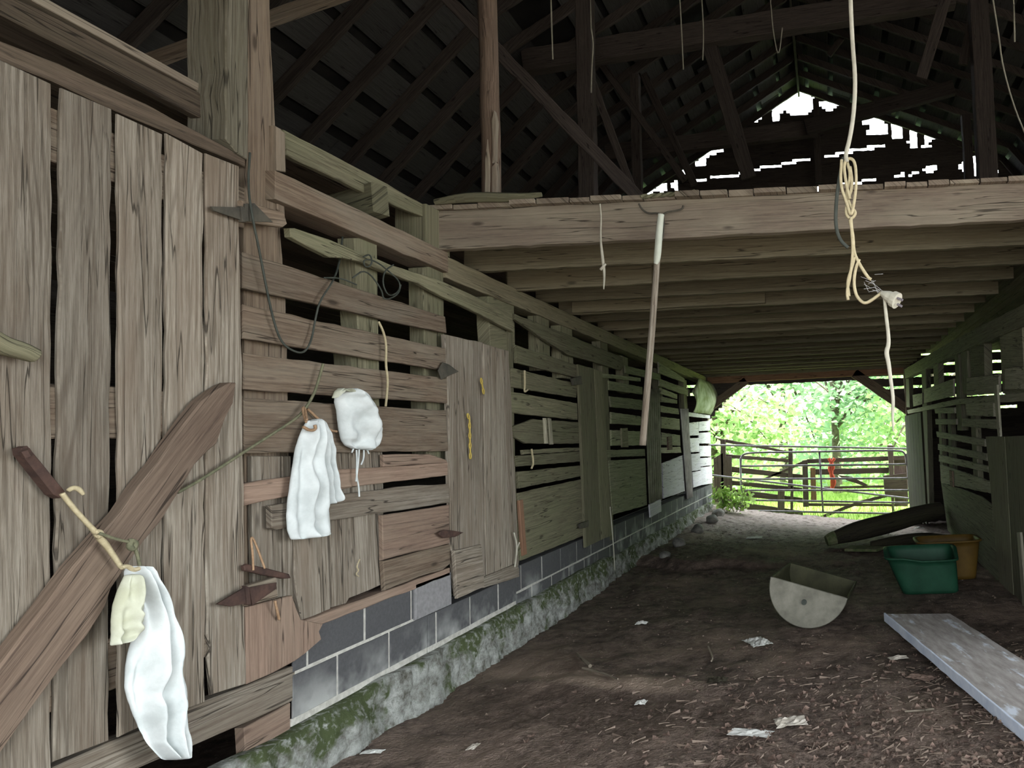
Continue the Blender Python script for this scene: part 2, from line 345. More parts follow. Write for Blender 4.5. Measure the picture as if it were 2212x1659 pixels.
# ---------------------------------------------------------------- ground and floor
def fz(x, y):
    cl = max(0.35, min(1, (y - 5.5) / 2.5)); z = 0.035 * noise.noise(V((x * 0.9, y * 0.7, 3))) + 0.022 * noise.noise(V((x * 4, y * 3.2, 9))) + cl * (0.02 * noise.noise(V((x * 11, y * 9, 1))) + 0.012 * noise.noise(V((x * 23, y * 19, 2))))
    t = max(0.0, min(1.0, (y - 8.0) / 6.6)); t = t * t * (3 - 2 * t)
    z += t * (0.12 - 0.52 * max(0.0, min(1.0, (x + 2.3) / 3.3)) ** 0.9)
    wallside = max(0.0, min(1.0, (-1.55 - x) / 0.8))
    near = max(0.0, min(1.0, (4.3 - y) / 1.0))
    z += 0.06 * wallside * near
    # ledge of packed dirt half way down the aisle, its low side towards the camera
    ed = 8.35 + 0.35 * math.sin(x * 2.1 + 1) + 0.3 * noise.noise(V((x * 2, 0, 5)))
    if x < -0.2:
        s = max(0.0, min(1.0, (y - ed) / 0.16)); f_ = max(0.0, min(1.0, (10.6 - y) / 2.0)); z += 0.08 * s * f_ * min(1, (-0.2 - x) / 0.8)
    # tan ridge near the footing
    dx_, dy_ = x + 1.45, y - 4.42
    z += 0.045 * math.exp(-((dx_ / 0.75) ** 2 + ((dy_ + 0.12 * dx_) / 0.14) ** 2))
    return z
def grid(x0, x1, y0, y1, nx, ny, zf):
    mb = MB(); vs = []; fs = []
    for j in range(ny + 1):
        for i in range(nx + 1):
            x = x0 + (x1 - x0) * i / nx; y = y0 + (y1 - y0) * j / ny; vs.append((x, y, zf(x, y)))
    for j in range(ny):
        for i in range(nx):
            a = j * (nx + 1) + i; fs.append([a, a + 1, a + nx + 2, a + nx + 1])
    mb.add(vs, fs); return mb
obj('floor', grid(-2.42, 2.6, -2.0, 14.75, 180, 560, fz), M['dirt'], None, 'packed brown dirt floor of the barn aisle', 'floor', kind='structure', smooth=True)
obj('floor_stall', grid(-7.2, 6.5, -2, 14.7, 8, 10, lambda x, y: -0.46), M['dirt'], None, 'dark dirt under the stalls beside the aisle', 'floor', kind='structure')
def oz(x, y):
    if y < 14.59: return -0.5 if -7.5 < x < 7.5 and y > -1.5 else -0.12
    return -0.42 + 0.05 * noise.noise(V((x * 0.3, y * 0.3, 0))) + max(0, y - 26) * 0.05
obj('forecourt', grid(-42, 42, -30, 14.6, 84, 45, oz), M['gravel'], None, 'pale gravel yard around the barn', 'ground', kind='structure')
obj('ground', grid(-42, 42, 14.6, 60, 84, 46, oz), M['field'], None, 'bright green meadow beyond the far barn opening', 'ground', kind='structure', smooth=True)

# ---------------------------------------------------------------- left wall
WLP = empty('wall_left', (XL, 7, 0), 'slatted plank wall on a block footing along the left of the aisle', 'wall', kind='structure')
G, B_, RD, OL, GN, WH, PL = M['gray'], M['brown'], M['red'], M['olive'], M['green'], M['white'], M['pale']
# tall post at the hinge side of the big door: gray half and brown half
one('post', [(487, -260), (537, -260), (536, 345), (512, 330), (488, 300)], 0.16, M['post'], WLP, dx=-0.015)
one('post', [(533, -260), (582, -260), (585, 60), (597, 300), (601, 420), (618, 650), (628, 1100), (634, 1345), (531, 1345), (528, 480), (535, 340)], 0.12, M['postb'], WLP, dx=-0.04)
# plates and rails
one('top_plate', [(-60, 65), (0, 88), (130, 138), (320, 226), (490, 318), (530, 342), (530, 360), (515, 352), (240, 235), (120, 178), (0, 130), (-60, 105)], 0.1, M['rail'], WLP, dx=-0.03)
one('loft_rail', [(-60, -45), (60, 8), (270, 118), (488, 230), (488, 282), (300, 185), (-60, 0)], 0.04, M['rail'], WLP, dx=-0.12)
mb = MB(); bx(mb, -2.56, -2.405, 3.11, 4.56, 2.605, 2.735, V((0, 1, 0)), 0.004); obj('top_plate', mb, B_, WLP)
mb = MB(); bx(mb, -2.56, -2.425, 4.57, 14.55, 2.575, 2.715, V((0, 1, 0)), 0.004); obj('top_plate', mb, M['joist'], WLP)
one('loft_rail', [(614, 280), (815, 385), (955, 464), (955, 486), (880, 455), (768, 407), (619, 335)], 0.03, M['olive'], WLP, dx=-0.04)
one('rail_block', [(595, 271), (617, 287), (618, 372), (596, 368)], 0.05, B_, WLP, dx=-0.01)
one('rail_block', [(598, 416), (613, 420), (616, 470), (600, 452)], 0.05, B_, WLP, dx=-0.03)
# studs behind the slats
for q in ([(766, 514), (814, 512), (818, 715), (822, 1010), (778, 1010), (774, 715)], [(914, 578), (957, 572), (960, 740), (968, 1000), (922, 1000), (917, 740)],
          [(757, 755), (770, 758), (773, 800), (760, 798)]):
    one('stud', q, 0.09, OL, WLP, dx=-0.035)
for q in ([(1054, 640), (1110, 640), (1113, 760), (1060, 760)], [(1162, 680), (1186, 690), (1190, 800), (1166, 800)], [(1210, 700), (1236, 712), (1240, 820), (1214, 816)],
          [(1296, 735), (1312, 742), (1316, 830), (1300, 826)], [(1344, 768), (1356, 774), (1360, 850), (1348, 846)], [(1418, 795), (1426, 800), (1432, 860), (1424, 860)], [(1476, 818), (1483, 822), (1486, 890), (1479, 890)]):
    one('stud', q, 0.09, OL, WLP, dx=-0.03)
# first bay: horizontal slats
many('slat_panel', [[(525, 544), (962, 684), (965, 720), (525, 622)], [(525, 657), (964, 753), (964, 800), (525, 731)],
     [(527, 762), (966, 818), (967, 871), (527, 841)], [(528, 860), (964, 886), (969, 974), (528, 979)]], 0.025, B_, WLP, dx=0.02)
one('patch_board', [(829, 982), (929, 981), (964, 993), (967, 1000), (830, 1008)], 0.022, RD, WLP, dx=0.018)
one('patch_board', [(527, 1045), (619, 1031), (728, 1014), (825, 1009), (968, 999), (970, 1026), (850, 1040), (733, 1058), (619, 1073), (527, 1093)], 0.022, RD, WLP, dx=0.015)
one('patch_board', [(586, 1092), (640, 1083), (736, 1068), (880, 1050), (970, 1045), (971, 1086), (830, 1107), (714, 1125), (600, 1144), (588, 1140)], 0.025, M['gray'], WLP, dx=0.03, label='gray patch board')
one('patch_board', [(826, 1113), (972, 1090), (976, 1172), (828, 1210)], 0.022, RD, WLP, dx=0.017)
one('patch_board', [(828, 1212), (976, 1174), (975, 1216), (956, 1232), (905, 1246), (832, 1276)], 0.022, B_, WLP, dx=0.018)
one('patch_board', [(532, 1311), (632, 1286), (640, 1312), (651, 1338), (698, 1348), (690, 1364), (695, 1381), (660, 1412), (638, 1428), (534, 1478)], 0.025, RD, WLP, dx=0.03, rag=0.006, label='red-brown broken board')
vb = [[(632, 1050), (706, 1045), (714, 1315), (690, 1330), (652, 1341), (636, 1240)], [(709, 975), (752, 975), (771, 1286), (755, 1292), (748, 1304), (718, 1312)],
      [(755, 975), (802, 975), (822, 1264), (773, 1285)], [(806, 975), (826, 975), (832, 1258), (824, 1264)], [(545, 985), (606, 985), (612, 1300), (550, 1300)], [(610, 985), (629, 985), (634, 1290), (614, 1290)]]
many('vertical_boards', vb, 0.02, M['gray'], WLP, dx=-0.012, rag=0.004)
mb = MB(); prism(mb, wl([(652, 1342), (972, 1226), (972, 1243), (698, 1348), (655, 1362)], 0.012), V((-0.1, 0, 0)), None, 0.003); obj('sill', mb, RD, WLP)
one('rail_board', [(627, 493), (638, 493), (714, 518), (765, 540), (844, 572), (955, 607), (1107, 677), (1110, 718), (1040, 680), (955, 640), (904, 612), (828, 586), (781, 566), (743, 557), (714, 556), (670, 534), (629, 512)], 0.03, OL, WLP, dx=0.025)
one('rail_board', [(1113, 678), (1230, 724), (1345, 772), (1348, 786), (1342, 800), (1276, 780), (1230, 768), (1180, 736), (1113, 690)], 0.03, OL, WLP, dx=0.02)
# sill and boards under the big door
one('sill', [(60, 1690), (110, 1660), (397, 1536), (638, 1437), (636, 1512), (497, 1576), (280, 1668), (100, 1740)], 0.06, G, WLP, dx=-0.005, rag=0.005)
one('patch_board', [(528, 1572), (636, 1512), (634, 1556), (606, 1630), (545, 1672), (532, 1640)], 0.04, RD, WLP, dx=-0.015, rag=0.006)
# bay two
many('slat_panel', [[(1114, 745), (1248, 789), (1247, 816), (1116, 784)], [(1104, 794), (1248, 829), (1245, 859), (1104, 836)], [(1104, 846), (1247, 871), (1248, 907), (1106, 892)],
     [(1107, 922), (1152, 905), (1250, 912), (1253, 958), (1136, 958), (1112, 945)], [(1129, 972), (1253, 966), (1253, 974), (1131, 982)], [(1112, 985), (1253, 975), (1255, 997), (1116, 1008)],
     [(1119, 1019), (1257, 1005), (1257, 1028), (1122, 1055)]], 0.022, OL, WLP, dx=0.01)
one('wall_panel', [(1119, 1065), (1258, 1035), (1262, 1090), (1268, 1154), (1190, 1186), (1125, 1211)], 0.02, OL, WLP, dx=0.01)
one('batten', [(1122, 1081), (1130, 1079), (1139, 1197), (1130, 1201)], 0.02, M['orange_post'], WLP, dx=0.025, label='narrow pale strip')
many('batten', [[(1177, 903), (1181, 903), (1184, 958), (1180, 958)], [(1187, 903), (1191, 904), (1196, 960), (1191, 960)]], 0.02, M['pale'], WLP, dx=0.025)
one('jamb', [(1099, 700), (1108, 720), (1113, 1000), (1122, 1215), (1114, 1218), (1104, 1000)], 0.05, OL, WLP, dx=-0.01)
one('jamb', [(1301, 790), (1312, 800), (1320, 1000), (1326, 1165), (1318, 1168), (1306, 1000)], 0.05, OL, WLP, dx=0.0)
# bay three
many('slat_panel', [[(1301, 806), (1384, 816), (1384, 824), (1301, 815)], [(1315, 822), (1388, 836), (1388, 852), (1316, 842)], [(1318, 856), (1387, 864), (1391, 886), (1321, 879)], [(1321, 890), (1384, 899), (1391, 919), (1321, 915)],
     [(1321, 929), (1394, 932), (1394, 962), (1321, 963)], [(1311, 972), (1393, 970), (1394, 985), (1313, 988)], [(1351, 789), (1425, 808), (1426, 822), (1352, 806)]], 0.022, GN, WLP, dx=0.01)
one('wall_panel', [(1315, 995), (1394, 990), (1398, 1091), (1324, 1112)], 0.02, GN, WLP, dx=0.01)
one('batten', [(1343, 925), (1356, 924), (1358, 966), (1345, 966)], 0.02, OL, WLP, dx=0.03)
# bay four
many('slat_panel', [[(1423, 782), (1462, 806), (1479, 818), (1478, 826), (1424, 806)], [(1425, 818), (1491, 842), (1491, 856), (1425, 834)], [(1427, 838), (1463, 852), (1463, 862), (1428, 850)], [(1428, 856), (1463, 864), (1463, 872), (1428, 868)], [(1427, 876), (1466, 883), (1467, 895), (1428, 890)],
     [(1429, 900), (1468, 905), (1469, 929), (1429, 925)], [(1429, 934), (1469, 940), (1470, 963), (1428, 961)], [(1427, 967), (1470, 965), (1472, 978), (1428, 979)]], 0.022, PL, WLP, dx=0.01)
one('wall_panel', [(1431, 1001), (1476, 983), (1480, 1061), (1434, 1077)], 0.02, WH, WLP, dx=0.01)
one('batten', [(1443, 944), (1452, 942), (1453, 971), (1445, 972)], 0.03, M['plankb'], WLP, dx=0.03)
# bay five, whitewashed
many('slat_panel', [[(1486, 890), (1534, 897), (1534, 904), (1486, 899)], [(1487, 914), (1509, 911), (1510, 940), (1487, 941)], [(1510, 911), (1534, 909), (1534, 930), (1510, 931)], [(1510, 935), (1535, 934), (1535, 958), (1510, 958)],
     [(1490, 947), (1510, 946), (1511, 976), (1491, 977)], [(1511, 963), (1536, 963), (1536, 986), (1512, 986)], [(1493, 981), (1512, 979), (1514, 1015), (1495, 1018)], [(1512, 990), (1537, 988), (1537, 1005), (1513, 1008)],
     [(1496, 1020), (1515, 1017), (1517, 1047), (1498, 1054)], [(1514, 1010), (1538, 1007), (1539, 1044), (1517, 1048)]], 0.022, WH, WLP, dx=0.01)
# block footing: courses of blocks with raised mortar behind
def blocks(y0, y1, zt, n, mats, name, skip=()):
    mb = MB(); bx(mb, XL - 0.19, XL - 0.006, y0, y1, zt - n * 0.2 - 0.02, zt - 0.005, V((0, 1, 0)), 0, 1)
    for r in range(n):
        y = y0 - (0.12 if r % 2 else 0.32)
        while y < y1:
            a, b = max(y + 0.009, y0), min(y + 0.4, y1)
            if b - a > 0.03:
                z1 = zt - r * 0.2; bx(mb, XL - 0.15, XL - 0.004 + rnd.uniform(-0.002, 0.003), a, b, z1 - 0.186, z1, V((0, 1, 0)), 0.0015, 0)
            y += 0.406
    return obj(name, mb, mats, WLP)
blocks(3.24, 4.30, 0.70, 2, [M['block'], M['mortar']], 'block_course')
mb = MB(); bx(mb, XL - 0.15, XL + 0.012, 4.16, 4.545, 0.505, 0.705, V((0, 1, 0)), 0.001); obj('concrete_block', mb, M['block_new'], WLP, label='lighter loose block')
blocks(4.31, 5.5, 0.497, 1, [M['block'], M['mortar']], 'block_course')
blocks(5.5, 14.6, 0.56, 2, [M['block'], M['mortar']], 'block_course')
# rough poured footing
def footing(y0, y1, zt, out):
    mb = MB(); ny = int((y1 - y0) / 0.022); nz = 14; vs = []; fs = []
    for j in range(ny + 1):
        y = y0 + (y1 - y0) * j / ny
        for i in range(nz + 1):
            t = i / nz; z = zt + 0.02 * noise.noise(V((y * 3, 0, 2))) - (zt + 0.28) * max(0, t - 0.15) / 0.85
            x = XL - 0.03 + out * min(1, t / 0.15) * (0.75 + 0.5 * t) + (0.045 * noise.noise(V((y * 2.3, z * 4, 7))) + 0.035 * noise.noise(V((y * 8, z * 9, 4))) + 0.022 * noise.noise(V((y * 26, z * 18, 8)))) * min(1, t * 4)
            x -= 0.05 * max(0, noise.noise(V((y * 1.1, 5, 1)))) * t
            vs.append((x, y, z))
    for j in range(ny):
        for i in range(nz):
            a = j * (nz + 1) + i; fs.append([a, a + 1, a + nz + 2, a + nz + 1])
    mb.add(vs, fs); return mb
obj('concrete_footing', footing(2.2, 7.6, 0.28, 0.1), M['footing'], WLP, smooth=True)
obj('concrete_footing', footing(7.6, 14.6, 0.24, 0.09), M['footing'], WLP, smooth=True)
# near end of the wall, outside the frame
mb = MB()
for i in range(9):
    bx(mb, XL - 0.03, XL, -1.15 + i * 0.28, -1.15 + i * 0.28 + 0.265, 0.1, 2.7, V((0, 0, 1)), 0.003)
obj('vertical_boards', mb, G, WLP)

# ---------------------------------------------------------------- doors in the left wall
D1 = empty('door_1', (XL, 2.4, 0.5), 'tall barn door of gray weathered vertical planks at the near left', 'door', kind='structure')
many('door_panel', [[(-75, 96), (-40, 112), (0, 128), (112, 181), (112, 1663), (-75, 1760)], [(135, 190), (242, 235), (236, 1600), (116, 1646)], [(256, 246), (352, 290), (350, 1548), (258, 1592)],
     [(361, 288), (439, 331), (444, 1516), (355, 1550)], [(446, 331), (517, 359), (532, 1477), (457, 1501), (449, 1420), (455, 1400), (447, 1370)], [(-420, -60), (-84, 92), (-84, 1770), (-420, 1900)]], 0.011, G, D1, dx=0.03, rag=0.004)
mb = MB()
for z in (2.42, 1.55, 0.72): bx(mb, XL - 0.03, XL + 0.016, 1.3, 2.93, z, z + 0.17, V((0, 1, 0)), 0.004)
obj('batten', mb, B_, D1)
def hinge(name, wood_poly, left, right, parent, mat, dx):
    h = obj_poly('hinge_block', wood_poly, 0.03, B_, parent, dx)
    mb = MB(); prism(mb, wl(left, dx + 0.012), V((-0.008, 0, 0)), None, 0, 0.001); prism(mb, wl(right, dx + 0.015), V((-0.008, 0, 0)), None, 0, 0.001)
    mid = [(left[1][0], left[1][1] - 3), (left[1][0] + 8, left[1][1]), (left[2][0] + 8, left[2][1] + 4), (left[2][0], left[2][1] + 3)]
    prism(mb, wl(mid, dx + 0.02), V((-0.016, 0, 0)), None, 0, 0.002)
    obj(name, mb, mat, parent)
def obj_poly(name, poly, th, mat, parent, dx=0.0, rag=0.003, **kw):
    mb = MB(); prism(mb, wl(poly, dx), V((-th, 0, 0)), None, rag); return obj(name, mb, mat, parent, **kw)
hinge('strap_hinge', [(524, 433), (600, 455), (613, 458), (621, 484), (612, 491), (524, 478)], [(457, 446), (521, 448), (524, 476), (462, 455)], [(530, 440), (550, 439), (590, 480), (526, 478)], D1, M['iron'], 0.05)
hinge('strap_hinge', [(533, 1266), (597, 1247), (601, 1290), (536, 1309)], [(469, 1305), (531, 1268), (535, 1303), (500, 1310)], [(538, 1269), (598, 1258), (597, 1272), (546, 1308)], D1, M['rust'], 0.055)
D2 = empty('door_2', (XL, 5.0, 0.5), 'gray plank stall door with a yellow chain, nearest stall door', 'door', kind='structure')
many('door_panel', [[(961, 722), (1043, 740), (1046, 860), (1049, 1262), (988, 1288), (975, 1183), (967, 819)], [(1044, 742), (1084, 754), (1104, 1230), (1051, 1260)], [(1085, 754), (1099, 758), (1114, 1056), (1121, 1222), (1105, 1229)]], 0.025, G, D2, dx=0.03, rag=0.004)
obj_poly('batten', [(982, 1189), (1040, 1176), (1046, 1242), (1046, 1268), (989, 1293)], 0.02, G, D2, 0.052)
obj_poly('batten', [(1046, 1247), (1116, 1217), (1122, 1228), (1122, 1246), (1046, 1270)], 0.02, G, D2, 0.05)
obj_poly('hinge', [(945, 1152), (960, 1144), (980, 1146), (1002, 1150), (984, 1160), (958, 1162)], 0.008, M['rust'], D2, 0.046)
obj_poly('hinge', [(948, 800), (958, 782), (972, 788), (992, 803), (970, 812), (955, 820)], 0.008, M['iron'], D2, 0.046)
def corrug(name, poly, mat, parent, nx=28, waves=7, amp=0.012, dx=0.03):
    mb = MB(); a, b, c_, d = wl(poly, dx); vs = []; fs = []; nz = 8
    for i in range(nx * 3 + 1):
        s = i / (nx * 3)
        for j in range(nz + 1):
            t = j / nz; p = a.lerp(b, s).lerp(d.lerp(c_, s), t); p.x += amp * math.sin(s * waves * 2 * math.pi); vs.append(p)
    for i in range(nx * 3):
        for j in range(nz):
            q = i * (nz + 1) + j; fs.append([q, q + 1, q + nz + 2, q + nz + 1])
    mb.add(vs, fs); return obj(name, mb, mat, parent, smooth=True, solid=0.004)
D3 = empty('door_3', (XL, 7.3, 0.45), 'mossy plank stall door further down the aisle', 'door', kind='structure')
many('door_panel', [[(1250, 787), (1283, 796), (1299, 1166), (1266, 1183)], [(1284, 797), (1301, 803), (1322, 1156), (1300, 1166)]], 0.025, OL, D3, dx=0.03)
obj_poly('hinge', [(1236, 818), (1256, 812), (1258, 830), (1240, 832)], 0.02, M['iron'], D3, 0.05)
obj_poly('hinge', [(1252, 1132), (1272, 1124), (1272, 1138), (1256, 1142)], 0.02, M['iron'], D3, 0.05)
D4 = empty('door_4', (XL, 9.8, 0.4), 'stall door of ribbed mossy tin, before the whitewashed end', 'door', kind='structure')
corrug('door_panel', [(1392, 838), (1425, 842), (1430, 1080), (1402, 1088)], M['tin_olive'], D4)
obj_poly('patch_panel', [(1403, 1090), (1428, 1078), (1429, 1105), (1405, 1118)], 0.015, WH, D4, 0.05)
D5 = empty('door_5', (XL, 12.2, 0.4), 'narrow pale ribbed tin door at the whitewashed end', 'door', kind='structure')
corrug('door_panel', [(1469, 883), (1487, 883), (1496, 1073), (1484, 1078)], M['tin_white'], D5, waves=5, amp=0.02)
# bent tin sheet nailed above the whitewashed bay
mb = MB(); cs = [(1494, 846), (1505, 818), (1540, 831), (1537, 896), (1497, 890)]
g_ = []; vs = []; fs = []
for i in range(13):
    s = i / 12
    top = onX(1494 + 46 * s, 846 - 30 * min(1, s * 3.6) + 15 * max(0, s - .28), XL + 0.06); bot = onX(1497 + 40 * s, 890 + 6 * s, XL + 0.04)
    for j in range(9):
        t = j / 8; p = top.lerp(bot, t); p.x += 0.1 * math.sin(t * math.pi) * (0.4 + 0.6 * s) + 0.03 * math.sin(s * 7 + t * 3); vs.append(p)
for i in range(12):
    for j in range(8):
        q = i * 9 + j; fs.append([q, q + 1, q + 10, q + 9])
mb.add(vs, fs); obj('tin_sheet', mb, M['tin_sheet'], None, 'bent stained tin sheet nailed beside the far opening', 'tin sheet', smooth=True, solid=0.004)

# ---------------------------------------------------------------- loft (ceiling over the aisle)
LOFT = empty('ceiling', (-0.4, 9, 2.7), 'loft of close joists over the aisle behind a broad tan beam', 'ceiling', kind='structure')
mb = MB(); prism(mb, [(-2.5, 4.49, 2.735), (1.75, 4.49, 2.755), (1.75, 4.49, 3.0), (-2.5, 4.49, 2.985)], V((0, 0.06, 0)), V((1, 0, 0)), 0.004); obj('loft_beam', mb, M['beam'], LOFT)
mb = MB(); bx(mb, -2.62, -2.425, 4.35, 4.62, 2.72, 2.99, V((1, 0, 0)), 0.004); obj('beam_end', mb, OL, LOFT)
ys = [5.04, 5.70, 6.30, 6.85, 7.45, 8.02, 8.6, 9.2, 9.8, 10.4, 10.95, 11.5, 12.1, 12.7, 13.3, 13.9, 14.45]
for i, y in enumerate(ys):
    dz = rnd.uniform(-0.015, 0.015); tl = rnd.uniform(-0.03, 0.03)
    mb = MB(); prism(mb, [(-2.55, y, 2.725 + dz), (1.7, y + tl, 2.735 + dz), (1.7, y + tl, 2.97), (-2.55, y, 2.97)], V((0, 0.05, 0)), V((1, 0, 0)), 0.004)
    obj('joist', mb, M['joist'], LOFT)
for y, x0, x1, z in ((5.62, -2.5, -1.35, 2.70), (6.78, -2.4, -0.55, 2.72)):
    mb = MB(); prism(mb, [(x0, y, z), (x1, y, z + 0.01), (x1, y, z + 0.16), (x0, y, z + 0.16)], V((0, 0.045, 0)), V((1, 0, 0)), 0.003); obj('sister_joist', mb, M['joist'], LOFT)
mb = MB(); x = -6.2
while x < 6.1:
    wd = rnd.uniform(0.13, 0.22); y0 = 4.44 + rnd.uniform(-0.02, 0.03)
    if x < -2.6: y0 = 1.2
    bx(mb, x, x + wd - 0.008, y0, 14.5, 2.985 + rnd.uniform(0, 0.008), 3.015 + rnd.uniform(0, 0.012), V((0, 1, 0)), 0); x += wd
obj('loft_floor', mb, M['beam'], LOFT)
mb = MB(); tube(mb, [(-2.42, 4.44, 3.03), (-2.2, 4.43, 3.05), (-1.9, 4.45, 3.035), (-1.75, 4.45, 3.05)], [.02, .035, .03, .015]); obj('edge_board', mb, OL, LOFT)
# timber end sticking out over the plate
mb = MB(); bar(mb, onX(700, 465, XL - 0.35), onX(822, 430, XL + 0.03), (0.03, 0.09, 0), 0.17, 0.006); obj('timber_end', mb, M['olive'], LOFT)

# ---------------------------------------------------------------- roof
RF = empty('roof', (-0.35, 7, 3.4), 'dark gambrel roof of rafters, boards and tin', 'roof', kind='structure')
RX, RZ, ED = -0.3, 8.75, 6.6
KDS, KZS, EZS = {-1: 3.6, 1: 4.2}, {-1: 6.5, 1: 7.0}, {-1: 3.35, 1: 3.9}
def roofpt(sg, t, y, off=0.0):
    KD, KZ, EZ = KDS[sg], KZS[sg], EZS[sg]
    # t 0..1 eave to knee, 1..2 knee to ridge
    if t <= 1: a, b, q = V((RX + sg * ED, y, EZ)), V((RX + sg * KD, y, KZ)), t
    else: a, b, q = V((RX + sg * KD, y, KZ)), V((RX, y, RZ)), t - 1
    d = b - a; n = V((d.z, 0, -d.x)) if sg > 0 else V((-d.z, 0, d.x)); n.normalize()
    if n.z > 0: n = -n
    return a + d * q + n * off
ny = 25
for sg in (-1, 1):
    for i in range(ny):
        y = -1.0 + i * 0.645
        mb = MB(); P = [roofpt(sg, 0, y, 0.13), roofpt(sg, 1, y, 0.13), roofpt(sg, 2, y, 0.13), roofpt(sg, 2, y, 0), roofpt(sg, 1, y, 0), roofpt(sg, 0, y, 0)]
        prism(mb, P, V((0, 0.05, 0)), P[1] - P[0], 0.004); obj('rafter', mb, M['dark'], RF)
    mb = MB(); KD, KZ, EZ = KDS[sg], KZS[sg], EZS[sg]
    for (t0, t1, L) in ((0, 1, math.hypot(ED - KD, KZ - EZ)), (1, 2, math.hypot(KD, RZ - KZ))):
        s = 0.0
        while s < L - 0.1:
            wd = rnd.uniform(0.34, 0.44); a = t0 + s / L; b = t0 + min(1, (s + wd) / L)
            y = -1.1
            while y < 14.6:
                ln = rnd.uniform(2.5, 4.5); y1 = min(14.75, y + ln)
                if rnd.random() > 0.04:
                    P = [roofpt(sg, a, y, -0.002), roofpt(sg, a, y1 - 0.02, -0.002), roofpt(sg, b, y1 - 0.02, -0.002), roofpt(sg, b, y, -0.002)]
                    nb = (roofpt(sg, a, y, -0.03) - roofpt(sg, a, y, -0.002)); prism(mb, P, nb, V((0, 1, 0)), 0, 0.002)
                y = y1
            s += wd + rnd.uniform(0.07, 0.13)
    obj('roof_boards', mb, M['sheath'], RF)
    mb = MB(); P = [roofpt(sg, t, -1.15, -0.05) for t in (-0.06, 1, 2)]
    Q = [roofpt(sg, t, 14.85, -0.05) for t in (-0.06, 1, 2)]
    mb.add(P + Q, [[0, 1, 4, 3], [1, 2, 5, 4]]); obj('roof_tin', mb, M['tin_roof'], RF, solid=0.004)
def tim(name, a, b, w_, h_, mat=None, side=(0, 1, 0), **kw):
    mb = MB(); bar(mb, a, b, V(side).normalized() * w_, h_, 0.005); return obj(name, mb, mat or M['dark'], RF, **kw)
mb = MB(); bx(mb, RX - 0.16, RX + 0.16, -1.15, 14.8, RZ + 0.02, RZ + 0.07, V((0, 1, 0))); obj('ridge_cap', mb, M['tin_roof'], RF)
mb = MB(); bx(mb, RX - 0.02, RX + 0.02, -1.1, 14.6, RZ - 0.22, RZ + 0.02, V((0, 1, 0))); obj('ridge_board', mb, M['dark'], RF)
# loft posts
mb = MB(); pp = [onY(1062, 456, 4.78), onY(1062, 300, 4.78), onY(1058, 240, 4.78), onY(1058, 150, 4.78), onY(1052, -10, 4.78), onY(1047, -420, 4.78)]
tube(mb, pp, [.064, .062, .066, .06, .066, .06], 9); obj('loft_post', mb, M['plankb'], RF, smooth=True, label='brown post with bark peeled pale at its foot')
mb = MB()
for q in ([(1047, 345), (1053, 300), (1058, 350), (1058, 449), (1047, 451)], [(1061, 262), (1067, 238), (1072, 262), (1069, 345), (1063, 352)], [(1062, 360), (1071, 350), (1074, 380), (1073, 446), (1063, 449)]): prism(mb, [onY(a, b, 4.712) for a, b in q], V((0, 0.04, 0)), V((0, 0, 1)), 0.004)
obj('bare_patch', mb, M['beam'], RF, label='pale bare wood on the peeled post')
tim('loft_post', (-2.62, 8, 3.0), (-2.6, 8, 6.9), 0.14, 0.18); tim('loft_post', (-2.7, 10.5, 3.0), (-2.68, 10.5, 7.0), 0.13, 0.13)
tim('loft_post', (2.17, 9, 3.0), (2.2, 9, 7.0), 0.18, 0.24); tim('loft_post', (2.6, 12, 3.0), (2.6, 12, 6.8), 0.15, 0.15)
tim('loft_post', onY(1768, 395, 14.3), onY(1762, 215, 14.3), 0.12, 0.13)
tim('loft_post', onX(487, -240, XL - .1), onX(470, -700, XL - .1), 0.01, 0.01)
tim('brace', onY(930, -42, 6.0), onY(1390, 440, 6.0), 0.05, 0.11, M['dark'])
tim('brace', onY(1522, 60, 9.1), onY(1618, 385, 9.1), 0.06, 0.2); tim('brace', onY(1300, 140, 10), onY(1480, 390, 10), 0.05, 0.1)
tim('brace', onY(1385, 150, 11), onY(1500, 400, 11), 0.05, 0.12); tim('brace', onY(1790, 120, 12.1), onY(1850, 40, 12.1), 0.05, 0.1)
tim('brace', onY(2110, -10, 9.2), onY(2080, 140, 9.2), 0.05, 0.12); tim('brace', onY(1250, 100, 8.1), onY(1370, 420, 8.1), 0.04, 0.09)
tim('brace', onY(2045, -10, 8.5), onY(1990, 170, 8.5), 0.05, 0.14)
tim('tie_beam', (-3.75, 9.05, 6.47), (1.9, 9.05, 7.1), 0.16, 0.3); tim('tie_beam', onY(1310, 332, 12), onY(1765, 277, 12), 0.15, 0.27); tim('tie_beam', onY(1740, 276, 11.8), onY(2060, 190, 11.8), 0.12, 0.24)
tim('brace', onY(300, 140, 5.0), onY(760, -22, 5.0), 0.05, 0.1, M['brown'])
mb = MB(); tube(mb, [V((pp[0].x + 0.08 * math.cos(a), 4.78 + 0.08 * math.sin(a), 3.12 + 0.015 * math.sin(a + 2))) for a in [i * math.pi / 6 for i in range(13)]], 0.009, 6); obj('twine_ring', mb, M['twine'], None, 'loop of twine tied round the peeled loft post', 'twine')

